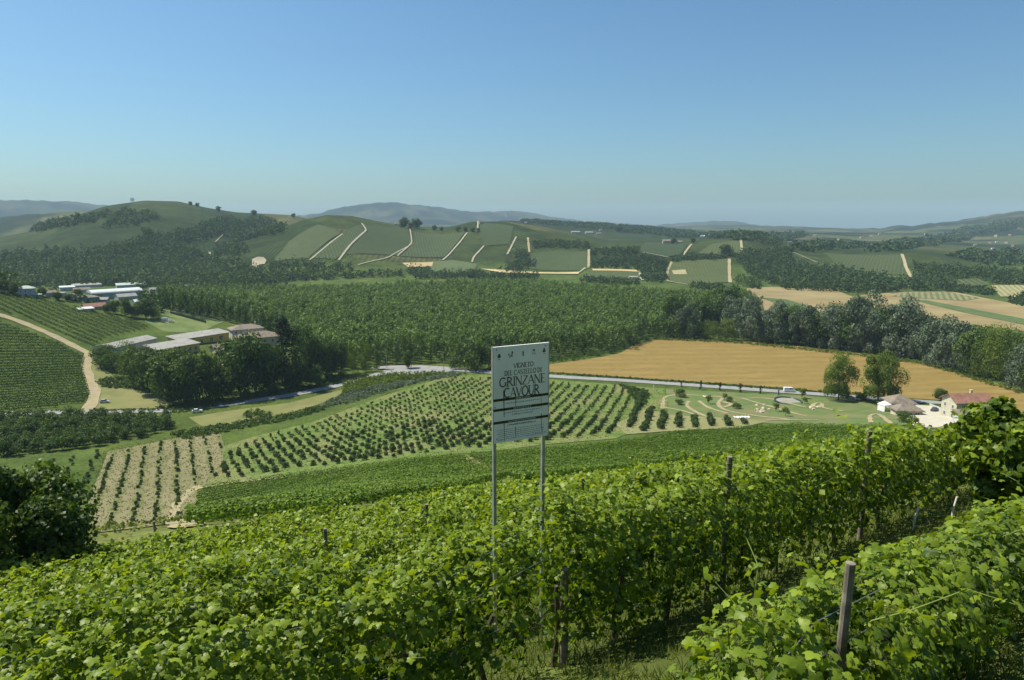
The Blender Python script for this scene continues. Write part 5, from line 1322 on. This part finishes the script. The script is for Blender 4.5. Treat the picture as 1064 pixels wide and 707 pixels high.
def near_row(k, v0, v1, hfun, seed, keep=None, dens=1.0, parts=True):
    g = np.random.default_rng(seed)
    vs = np.linspace(v0, v1, 400)
    x, y = row_xy(k, vs); dist = np.hypot(x, y)
    d_m = np.interp(dist, [0, 7, 14, 25, 50, 80], [1600, 1150, 600, 290, 140, 95])*dens
    cum = np.concatenate([[0], np.cumsum((d_m[1:]+d_m[:-1])/2*np.diff(vs))])
    n = int(cum[-1]*1.25); v = np.interp(g.random(n)*cum[-1], cum, vs)
    if keep is not None:
        v = v[g.random(n) < keep(v)]; n = len(v)
    q = rowq(k)
    th = g.uniform(-.42, 1.42, n)*math.pi
    hole = value_noise(v/.42, th*1.5 + seed*.7, 8)*.65 + value_noise(v/1.3, th*.7 + seed, 9)*.35
    k_ = hole > .30
    v = v[k_]; th = th[k_]; n = len(v)
    H = hfun(v)
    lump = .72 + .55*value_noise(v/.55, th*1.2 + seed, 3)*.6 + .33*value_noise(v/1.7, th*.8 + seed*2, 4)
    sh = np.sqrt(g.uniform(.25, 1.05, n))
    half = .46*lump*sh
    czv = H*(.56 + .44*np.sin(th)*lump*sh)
    # shoots: leaves strung on canes that stick out of the hedge
    ns = int((v1-v0)*(8.0 if parts else 4.0))
    sv = g.uniform(v0, v1, ns)
    if keep is not None: sv = sv[g.random(ns) < keep(sv)]
    ns = len(sv)
    sl = .18 + .75*g.random(ns)**1.7; sdir = np.stack([g.normal(0, .5, ns), g.normal(0, .5, ns), np.ones(ns)], -1)
    base = np.stack([sv, g.normal(0, .16, ns), hfun(sv)*g.uniform(.62, .95, ns)], -1)
    m_ = 9
    tt = (np.arange(m_)+.6)/m_
    sp = base[:,None,:] + sdir[:,None,:]*(sl[:,None,None]*tt[None,:,None]) + np.stack([np.zeros((ns,m_)), np.zeros((ns,m_)), -.35*sl[:,None]*tt[None,:]**2], -1)
    sp += g.normal(0, .05, sp.shape)
    spf = sp.reshape(-1, 3)
    V_ = np.concatenate([v, spf[:,0]]); Qo = np.concatenate([np.cos(th)*half, spf[:,1]]); Zo = np.concatenate([czv, spf[:,2]])
    X = RV[0]*V_ + RQ[0]*(q+Qo); Y = RV[1]*V_ + RQ[1]*(q+Qo)
    pz = ground(RV[0]*V_ + RQ[0]*q, RV[1]*V_ + RQ[1]*q)
    C = np.stack([X, Y, pz + Zo], -1)
    nrm = np.concatenate([np.stack([RQ[0]*np.cos(th), RQ[1]*np.cos(th), np.sin(th)*.8+.45], -1), np.stack([g.normal(0,.6,len(spf)), g.normal(0,.6,len(spf)), np.full(len(spf), .8)], -1)])
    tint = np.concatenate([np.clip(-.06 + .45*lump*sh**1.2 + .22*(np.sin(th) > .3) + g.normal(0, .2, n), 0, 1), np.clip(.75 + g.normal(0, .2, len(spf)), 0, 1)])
    up = np.stack([np.concatenate([RQ[0]*np.cos(th)*.4, np.zeros(len(spf))]), np.concatenate([RQ[1]*np.cos(th)*.4, np.zeros(len(spf))]), np.full(len(V_), -1.0)], -1)
    D = np.hypot(C[:,0], C[:,1])
    size = np.interp(D, [0, 5, 10, 20, 40, 80], [.070, .078, .102, .150, .23, .32])*(.42 + .95*g.random(len(D))**1.15)
    near = D < 11
    a0, a1 = row_xy(k, v0); o0 = np.array([float(a0), float(a1), float(ground(a0, a1))])
    C0 = C - o0
    VV = []; FF = []; TT = []; off = 0
    for mask, tm in ((near, T_GRAPE), (~near, T_CARD)):
        if not mask.any(): continue
        vv, ff, kk = cards(C0[mask], nrm[mask], size[mask], tm, g, up[mask], .55)
        VV.append(vv); FF.append(ff+off); TT.append(np.repeat(tint[mask], kk)); off += len(vv)
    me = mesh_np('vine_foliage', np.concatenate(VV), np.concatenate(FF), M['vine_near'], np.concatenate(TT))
    root = empty('vine_row', o0)
    link('foliage', me, root)
    if parts:
        mb = MB()
        for i in range(ns):
            if np.hypot(*row_xy(k, sv[i])) < 14:
                pts = [base[i]] + [sp[i, j] for j in (2, 5, 8)]
                mb.tube([np.array([RV[0]*a[0]+RQ[0]*(q+a[1]), RV[1]*a[0]+RQ[1]*(q+a[1]), float(ground(RV[0]*a[0]+RQ[0]*q, RV[1]*a[0]+RQ[1]*q))+a[2]])-o0 for a in pts], [.006,.005,.004,.002], 4, False)
        if mb.v: mb.build('shoots', M['vinecane'], root)['kind'] = 'stuff'
        for vv in np.arange(v0+.4, v1, 1.15):
            xx, yy = row_xy(k, vv+g.normal(0, .08)); zz = float(ground(xx, yy))
            if np.hypot(xx, yy) > 17: continue
            h_ = float(hfun(np.array([vv]))[0])*.52; b_ = g.normal(0, .06, 4)
            MB().tube([np.array([xx, yy, zz-.1])-o0, np.array([xx+b_[0], yy+b_[1], zz+h_*.45])-o0, np.array([xx+b_[2], yy+b_[3], zz+h_])-o0], [.045,.034,.026], 7).build('trunk', M['vinewood'], root)
        for hh in (.75, 1.3, 1.75):
            pts = []
            for vv in np.arange(v0, v1, 1.5):
                xx, yy = row_xy(k, vv); pts.append(np.array([float(xx), float(yy), float(ground(xx, yy))+hh*float(hfun(np.array([vv]))[0])/1.95])-o0)
            MB().tube(pts, .004, 4, False).build('wire', M['wire'], root)
    return root

M['vinecane'] = surf('green_cane', (.10,.15,.03), (.16,.20,.05), 10, .6)
WORD = ['front','second','third','fourth','fifth','sixth','seventh','eighth','ninth','tenth','eleventh','twelfth','thirteenth','fourteenth','fifteenth','sixteenth','seventeenth','eighteenth','nineteenth','twentieth']
def vrange(k, lo=-140, hi=1200):
    vs = np.arange(-120, 140, .5); x, y = row_xy(k, vs); z = ground(x, y)
    u_, w_, dep = project(np.stack([x, y, z+1.0], -1))
    ok = (dep > .8) & (u_ > lo) & (u_ < hi) & (np.hypot(x, y) < 95)
    return vs[ok].min(), vs[ok].max()
NROW = 12
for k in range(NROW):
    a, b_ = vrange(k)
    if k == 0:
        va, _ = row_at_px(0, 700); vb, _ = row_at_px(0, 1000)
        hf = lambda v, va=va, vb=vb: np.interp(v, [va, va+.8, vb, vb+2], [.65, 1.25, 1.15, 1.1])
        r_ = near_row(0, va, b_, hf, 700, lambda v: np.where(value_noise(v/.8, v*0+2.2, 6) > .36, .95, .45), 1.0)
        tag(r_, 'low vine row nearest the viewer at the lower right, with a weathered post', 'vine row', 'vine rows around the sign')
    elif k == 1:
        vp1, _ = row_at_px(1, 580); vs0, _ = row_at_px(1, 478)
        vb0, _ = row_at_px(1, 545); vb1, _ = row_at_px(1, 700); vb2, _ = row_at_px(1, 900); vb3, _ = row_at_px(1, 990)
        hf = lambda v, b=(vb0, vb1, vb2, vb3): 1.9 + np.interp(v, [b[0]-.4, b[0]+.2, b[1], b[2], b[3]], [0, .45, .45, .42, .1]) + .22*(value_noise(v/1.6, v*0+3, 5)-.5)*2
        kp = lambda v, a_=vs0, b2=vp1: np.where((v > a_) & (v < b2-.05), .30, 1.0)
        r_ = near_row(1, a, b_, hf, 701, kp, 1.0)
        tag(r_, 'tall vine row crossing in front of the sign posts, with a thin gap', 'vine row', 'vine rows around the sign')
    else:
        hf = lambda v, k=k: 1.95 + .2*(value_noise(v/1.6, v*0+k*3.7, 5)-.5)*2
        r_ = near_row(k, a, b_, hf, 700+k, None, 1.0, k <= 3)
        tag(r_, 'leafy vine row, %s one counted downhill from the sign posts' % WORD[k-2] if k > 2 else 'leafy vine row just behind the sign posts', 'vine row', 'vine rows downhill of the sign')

# ------------------------------------------------------------------ posts
def vine_post(label, px, ytop, rad=.05, mat='oldpost', k=None, lean=(0, 0), want=2.35, ks=range(0, 12)):
    best = None
    for kk in ([k] if k is not None else ks):
        v, p = row_at_px(kk, px)
        d = ray(px, ytop); h = CZ + d[2]/math.hypot(d[0], d[1])*math.hypot(p[0], p[1]) - p[2]
        if best is None or abs(h-want) < abs(best[0]-want): best = (h, p, kk)
    h, p, kk = best
    g = np.random.default_rng(int(px))
    pts = [(0,0,-.3), (lean[0]*h*.5+g.normal(0,.008), lean[1]*h*.5, h*.5), (lean[0]*h, lean[1]*h, h)]
    mb = MB().tube(pts, [rad*1.02, rad, rad*.95], 10)
    q = (p[0]-RQ[0]*.12, p[1]-RQ[1]*.12, p[2]) if kk < 3 else p
    o = tag(mb.build('vineyard_post', M[mat], None, q, smooth=False), label, 'post', 'posts of the near vine rows')
    return o
vine_post('weathered post in the lower middle, in front of the sign', 580, 588, .055, k=1, want=1.5)
vine_post('thick weathered post sticking out of the low row at lower right', 860, 577, .032, k=0)
vine_post('grey post standing above the tall row right of the sign', 747, 472, .045, k=1)
vine_post('tall dark post at the right, rising above the vine tops', 892, 446, .055, k=1)
vine_post('short post top left of the sign posts', 444, 524, .06, ks=range(4, NROW))
vine_post('thin post top just right of the sign', 605, 497, .045, ks=range(4, NROW))
vine_post('short post top between tall dark post and gravel lot', 935, 444, .06, want=2.2, ks=range(2, NROW))
vine_post('leaning post at the far end of the grass strip', 985, 462, .05, k=1, lean=(.16, .06))
vine_post('faint post top low among vines at the left', 340, 549, .045, ks=range(3, NROW))
for px, yb, hp, lab in ((948,552,27,'left one of two thin white stakes in the grass strip'),(988,541,26,'right one of two thin white stakes in the grass strip')):
    p, m_ = seat(px, yb)
    tag(MB().tube([(0,0,-.2),(.05*hp*m_,0,hp*m_*.5),(.14*hp*m_,0,hp*m_)], .022, 7).build('marker_stake', M['palestake'], None, p), lab, 'stake', 'white stakes in the grass strip')

# ------------------------------------------------------------------ tree at the left, overgrown bush at the right
def leafy(name, label, px, yfwd, ytop, rx, seed, n, size, mat, tmpl, lumps=26, rz=None, drop=0.0):
    s = (px-532)/FPX
    x = s*yfwd*1.06; y = yfwd; z = float(ground(x, y))
    for _ in range(20):
        u_, w_, dep = project(np.array([x, y, z+2.0])); x += (px-u_)/FPX*dep*.8; z = float(ground(x, y))
    d = ray(px, ytop); h = CZ + d[2]/math.hypot(d[0], d[1])*math.hypot(x, y) - z
    g = np.random.default_rng(seed)
    rz = rz or h*.5
    p, dd, tone = crown_pts(n, g, rx, rz, h-rz*1.02, lumps, .36, 'round', .98)
    tint = np.clip(.1 + .45*tone + g.normal(0, .2, n), 0, 1)
    o = empty(name, (x, y, z)); tag(o, label, 'tree' if 'tree' in name else 'bush')
    up = np.tile([0, 0, -1.0], (n, 1))
    link('crown', cloud_mesh(name+'_crown', p, dd, size*(.6+.8*g.random(n)), tmpl, M[mat], g, tint, up, .55), o)
    trunk_mb(h*.7, .11 if 'tree' in name else .05, g, 6, rx*.7).build('trunk', M['bark'], o)
    return o
M['darkleaf'] = leaf_mat('dark_green_leaf', (.028, .062, .012), (.115, .175, .030), .38, None, .5, .3)  # the green of the tree at the left edge, its own leaf colour
leafy('walnut_tree', 'dark bushy tree cut by the left frame edge above the vines', 22, 27, 464, 2.7, 801, 22000, .18, 'darkleaf', T_CARD)
leafy('overgrown_bush', 'tall bush overgrown with vine leaves at the right edge', 1058, 13.0, 408, .92, 802, 9000, .15, 'vine_near', T_GRAPE)

# ------------------------------------------------------------------ grass of the strips
g = np.random.default_rng(15)
n = 105000
rr = 1.6 + 22*g.random(n)**1.15; aa = g.uniform(-.75, .95, n)
gx_ = rr*np.sin(aa); gy_ = rr*np.cos(aa)
k_ = value_noise(gx_/.5, gy_/.5, 9) > .18
gx_, gy_, rr = gx_[k_], gy_[k_], rr[k_]; n = len(gx_)
c = np.stack([gx_, gy_, ground(gx_, gy_)-.01], -1)
nr_ = np.stack([g.normal(0, 1, n), g.normal(0, 1, n), g.normal(0, .2, n)], -1)
up = np.stack([g.normal(0, .35, n), g.normal(0, .35, n), np.ones(n)], -1)
me = cloud_mesh('grass', c, nr_, (.07+.12*g.random(n))*np.interp(rr, [4, 24], [1, 1.5]), T_BLADE, M['grass'], g, np.clip(value_noise(gx_/.9, gy_/.9, 4)*.9+g.normal(0,.15,n), 0, 1), up, .2)
tag(link('grass', me), kind='stuff')

# ------------------------------------------------------------------ the sign
yl = 10.0
dl = ray(512.3, 361.2); Lp = dl/dl[1]*yl
dr = ray(570.2, 355.2); Rp = dr/dr[1]*(yl*1.042)
zb = (ray(514.5, 461.5)/ray(514.5, 461.5)[1]*yl)[2]
BH = float(Lp[2]-zb); ex = Rp[:2]-Lp[:2]; BW = float(np.linalg.norm(ex)); ex = ex/BW
ang = math.atan2(ex[1], ex[0])
base = np.array([Lp[0], Lp[1], CZ + zb])                    # lower left corner of the panel front
mid = base[:2] + ex*BW/2
gz = float(ground(mid[0], mid[1]))
sg = empty('vineyard_sign', (base[0], base[1], gz), ang)
tag(sg, 'tall pale grey vineyard sign board on two galvanised posts', 'sign')
z0 = base[2]-gz
TH = .03
bd = MB().box(0, BW, 0, TH, z0, z0+BH).build('board', M['boardgrey'], sg)
MB().box(-.012, 0, -.004, TH+.006, z0-.004, z0+BH+.004).box(BW, BW+.012, -.004, TH+.006, z0-.004, z0+BH+.004).build('edge_strip', M['steel'], bd)
for xx in (.035, BW-.06):
    gp = base[:2] + ex*xx
    MB().box(xx-.022, xx+.028, TH+.004, TH+.054, float(ground(gp[0], gp[1]))-gz-.4, z0+BH-.05).build('post', M['steel'], sg)
def qd(mb, x0, y0, x1, y1, wd0, wd1=None, lift=.002):
    """flat stroke on the board, u and v in board units from the upper left, widths in board widths"""
    wd1 = wd0 if wd1 is None else wd1
    X0, Z0, X1, Z1 = x0*BW, z0+BH*(1-y0), x1*BW, z0+BH*(1-y1)
    dx, dz = X1-X0, Z1-Z0; l = math.hypot(dx, dz) or 1; nx, nz = -dz/l*BW/2, dx/l*BW/2
    P4 = [(X0+nx*wd0, Z0+nz*wd0), (X0-nx*wd0, Z0-nz*wd0), (X1-nx*wd1, Z1-nz*wd1), (X1+nx*wd1, Z1+nz*wd1)]
    mb.add([(a, -lift, b_) for a, b_ in P4] + [(a, 0, b_) for a, b_ in P4], [(0,1,2,3),(0,4,5,1),(1,5,6,2),(2,6,7,3),(3,7,4,0)])
# roman capitals as strokes in a unit box: (points, thick)
def arc(cx, cyy, rx, ry, a0, a1, n=9): return [(cx+rx*math.cos(R(a0+(a1-a0)*i/n)), cyy-ry*math.sin(R(a0+(a1-a0)*i/n))) for i in range(n+1)]
LET = {'V':[([(0.02,0),(.40,1)],1),([(.40,1),(.78,0)],0)], 'I':[([(.15,0),(.15,1)],1)], 'G':[(arc(.45,.5,.42,.5,45,315),1),([(.78,.55),(.78,.86)],1)],
 'N':[([(.08,0),(.08,1)],0),([(.08,0),(.72,1)],1),([(.72,1),(.72,0)],0)], 'E':[([(.12,0),(.12,1)],1),([(.12,.02),(.56,.02)],0),([(.12,.5),(.48,.5)],0),([(.12,.98),(.58,.98)],0)],
 'T':[([(.38,0),(.38,1)],1),([(.02,.02),(.74,.02)],0)], 'O':[(arc(.45,.5,.42,.5,90,270),1),(arc(.45,.5,.42,.5,-90,90),1)], 'D':[([(.12,0),(.12,1)],1),(arc(.12,.5,.62,.5,90,-90),1)],
 'L':[([(.12,0),(.12,1)],1),([(.12,.98),(.58,.98)],0)], 'C':[(arc(.45,.5,.42,.5,48,312),1)], 'A':[([(.38,0),(.02,1)],0),([(.38,0),(.76,1)],1),([(.16,.66),(.62,.66)],0)],
 'S':[(arc(.32,.26,.24,.25,50,270,8)+arc(.32,.75,.26,.25,90,-140,8),1)], 'R':[([(.12,0),(.12,1)],1),(arc(.12,.26,.48,.26,90,-90),1),([(.34,.52),(.76,1)],1)],
 'Z':[([(.05,.02),(.66,.02)],0),([(.66,.02),(.03,.98)],1),([(.03,.98),(.68,.98)],0)], 'U':[([(.08,0),(.08,.62)],1),(arc(.38,.62,.30,.38,180,360),1),([(.68,.62),(.68,0)],0)]}
ADV = {'I':.34,'E':.68,'L':.66,'S':.66,'T':.80,'V':.84,'U':.82,'O':.98,'C':.92,'G':.94,'D':.84,'N':.86,'A':.82,'R':.82,'Z':.78,' ':.34}
def word(mb, txt, u0, u1, v0, v1, thick, thin):
    tot = sum(ADV[c] for c in txt) - .06
    sx = (u1-u0)/tot; x = u0
    for c in txt:
        for pts, tk in LET.get(c, []):
            wd = thick if tk else thin
            q = [(x+a*sx, v0+b_*(v1-v0)) for a, b_ in pts]
            for i in range(len(q)-1): qd(mb, *q[i], *q[i+1], wd)
            if len(pts) == 2 and abs(pts[0][0]-pts[1][0]) < .02:      # serifs on upright stems
                for (a, b_) in q: qd(mb, a-wd*1.3, b_, a+wd*1.3, b_, thin*.8)
        x += ADV[c]*sx
for txt, u0, u1, v0, v1, tk, tn in (('VIGNETO', .36, .72, .185, .232, .011, .006), ('DEL CASTELLO DI', .20, .87, .255, .302, .011, .006), ('GRINZANE', .11, .94, .322, .415, .021, .009), ('CAVOUR', .19, .83, .432, .532, .021, .009)):
    mb = MB(); word(mb, txt, u0, u1, v0, v1, tk, tn); mb.build('lettering', M['ink'], bd)
for j, (v, wd, u0, u1) in enumerate(((.548, .026, .40, .66), (.652, .026, .36, .68), (.785, .026, .27, .76))):
    mb = MB(); qd(mb, .0, v, 1.0, v, wd*BH/BW*1.02, None, .0025); bar = mb.build('stripe', M['barink'], bd)
    mb = MB(); g2 = np.random.default_rng(60+j); u = u0
    while u < u1:
        l = g2.uniform(.014, .028); qd(mb, u, v-.006, u+l*.3, v+.006, .010, None, .004); qd(mb, u+l*.3, v+.006, u+l, v-.004, .007, None, .004); u += l*1.55
    mb.build('stripe_lettering', M['barletter'], bar)
def tiny(mb, v, u0, u1, hh, seed, th):
    g2 = np.random.default_rng(seed); u = u0
    while u < u1:
        l = g2.uniform(.010, .03)
        qd(mb, u, v+g2.uniform(-.2,.2)*hh, u+l, v+g2.uniform(-.2,.2)*hh, th*g2.uniform(.7,1.3)); u += l+g2.uniform(.006,.018)
mb = MB()
for v, u0, u1 in ((.592,.22,.82),(.690,.20,.84),(.716,.33,.68),(.825,.25,.76),(.818,.28,.70)): tiny(mb, v, u0, u1, .012, int(v*1000), .013)
mb.build('small_print', M['inkpale'], bd)
mb = MB()
for i, v in enumerate(np.linspace(.868, .966, 6)): tiny(mb, v, .06 + .03*(i % 2), .92, .006, 90+i, .008)
mb.build('small_print', M['inkpale'], bd)
mb = MB(); tiny(mb, .955, .76, .86, .006, 88, .010); tiny(mb, .975, .08, .16, .006, 87, .010); mb.build('small_print', M['inkblue'], bd)
mb = MB(); qd(mb, .118, .345, .118, .40, .012, .008, .003); mb.build('red_mark', M['inkred'], bd)
def emblem(u, v, s, kind, mat):
    mb = MB(); a = BW/BH
    if kind == 0:     # crest with crown and ring
        q = arc(0, 0, .5, .5, 0, 360, 14)
        for i in range(14): qd(mb, u+q[i][0]*s, v+q[i][1]*s*a, u+q[i+1][0]*s, v+q[i+1][1]*s*a, .018)
        qd(mb, u, v-.35*s*a, u, v+.6*s*a, .022, .006); qd(mb, u-.35*s, v-.75*s*a, u+.35*s, v-.75*s*a, .012)
        for d_ in (-.35, 0, .35): qd(mb, u+d_*s*.7, v-.6*s*a, u+d_*s, v-1.0*s*a, .012, .006)
        qd(mb, u-.4*s, v+1.25*s*a, u+.4*s, v+1.25*s*a, .008)
    elif kind == 1:   # winged figure
        for x0, y0, x1, y1, wd in ((.5,-.9,.35,.3,.026),(.35,.3,-.4,.55,.022),(-.9,-.1,-.2,.2,.014),(-.9,-.1,-.5,-.35,.010),(.2,.3,.6,.7,.016),(-.3,.5,-.5,.9,.012),(.5,-.9,.75,-.6,.014)):
            qd(mb, u+x0*s, v+y0*s*a, u+x1*s, v+y1*s*a, wd, wd*.6)
    elif kind == 2:   # faded column mark
        for i in range(5): qd(mb, u-.4*s+.1*i*s*(i % 2), v+(-.8+.4*i)*s*a, u+.4*s, v+(-.8+.4*i)*s*a, .012)
        qd(mb, u, v-.9*s*a, u, v+.8*s*a, .018)
    elif kind == 3:   # small oval with words under it
        qd(mb, u-.5*s, v-.6*s*a, u+.5*s, v-.6*s*a, .030); qd(mb, u-.3*s, v-.9*s*a, u+.3*s, v-.9*s*a, .014)
        for i in range(2): tiny(mb, v+(.3+.4*i)*s*a, u-.7*s, u+.6*s, .004, 70+i, .008)
    else:             # dark figure on a base
        qd(mb, u, v-1.0*s*a, u, v-.4*s*a, .020, .034); qd(mb, u, v-.4*s*a, u, v+.5*s*a, .034, .058); qd(mb, u-.55*s, v+.5*s*a, u+.55*s, v+.5*s*a, .014); qd(mb, u-.3*s, v+1.3*s*a, u+.4*s, v+1.3*s*a, .008)
    mb.build('emblem', M[mat], bd)
for u, v, s, kd, mt in ((.105,.098,.040,0,'ink'),(.31,.090,.055,1,'ink'),(.53,.090,.040,2,'inkpale'),(.725,.085,.045,3,'inkpale'),(.915,.080,.042,4,'ink')): emblem(u, v, s, kd, mt)
for u, v0, v1, wd in ((.185,.455,.735,.020),(.190,.80,.99,.010),(.395,.50,.640,.013),(.395,.85,.965,.010),(.865,.56,.69,.004),(.870,.75,.90,.011),(.885,.90,.98,.008)):
    mb = MB(); qd(mb, u, v0, u+.004, v1, wd, wd*.4, .003); mb.build('rust_streak', M['rust'], bd)
for u, v in ((.06,.03),(.94,.03),(.06,.96),(.94,.955),(.03,.62)):
    MB().tube([(u*BW, -.006, z0+BH*(1-v)), (u*BW, .0, z0+BH*(1-v))], .008, 8).build('bolt', M['rust'], bd)
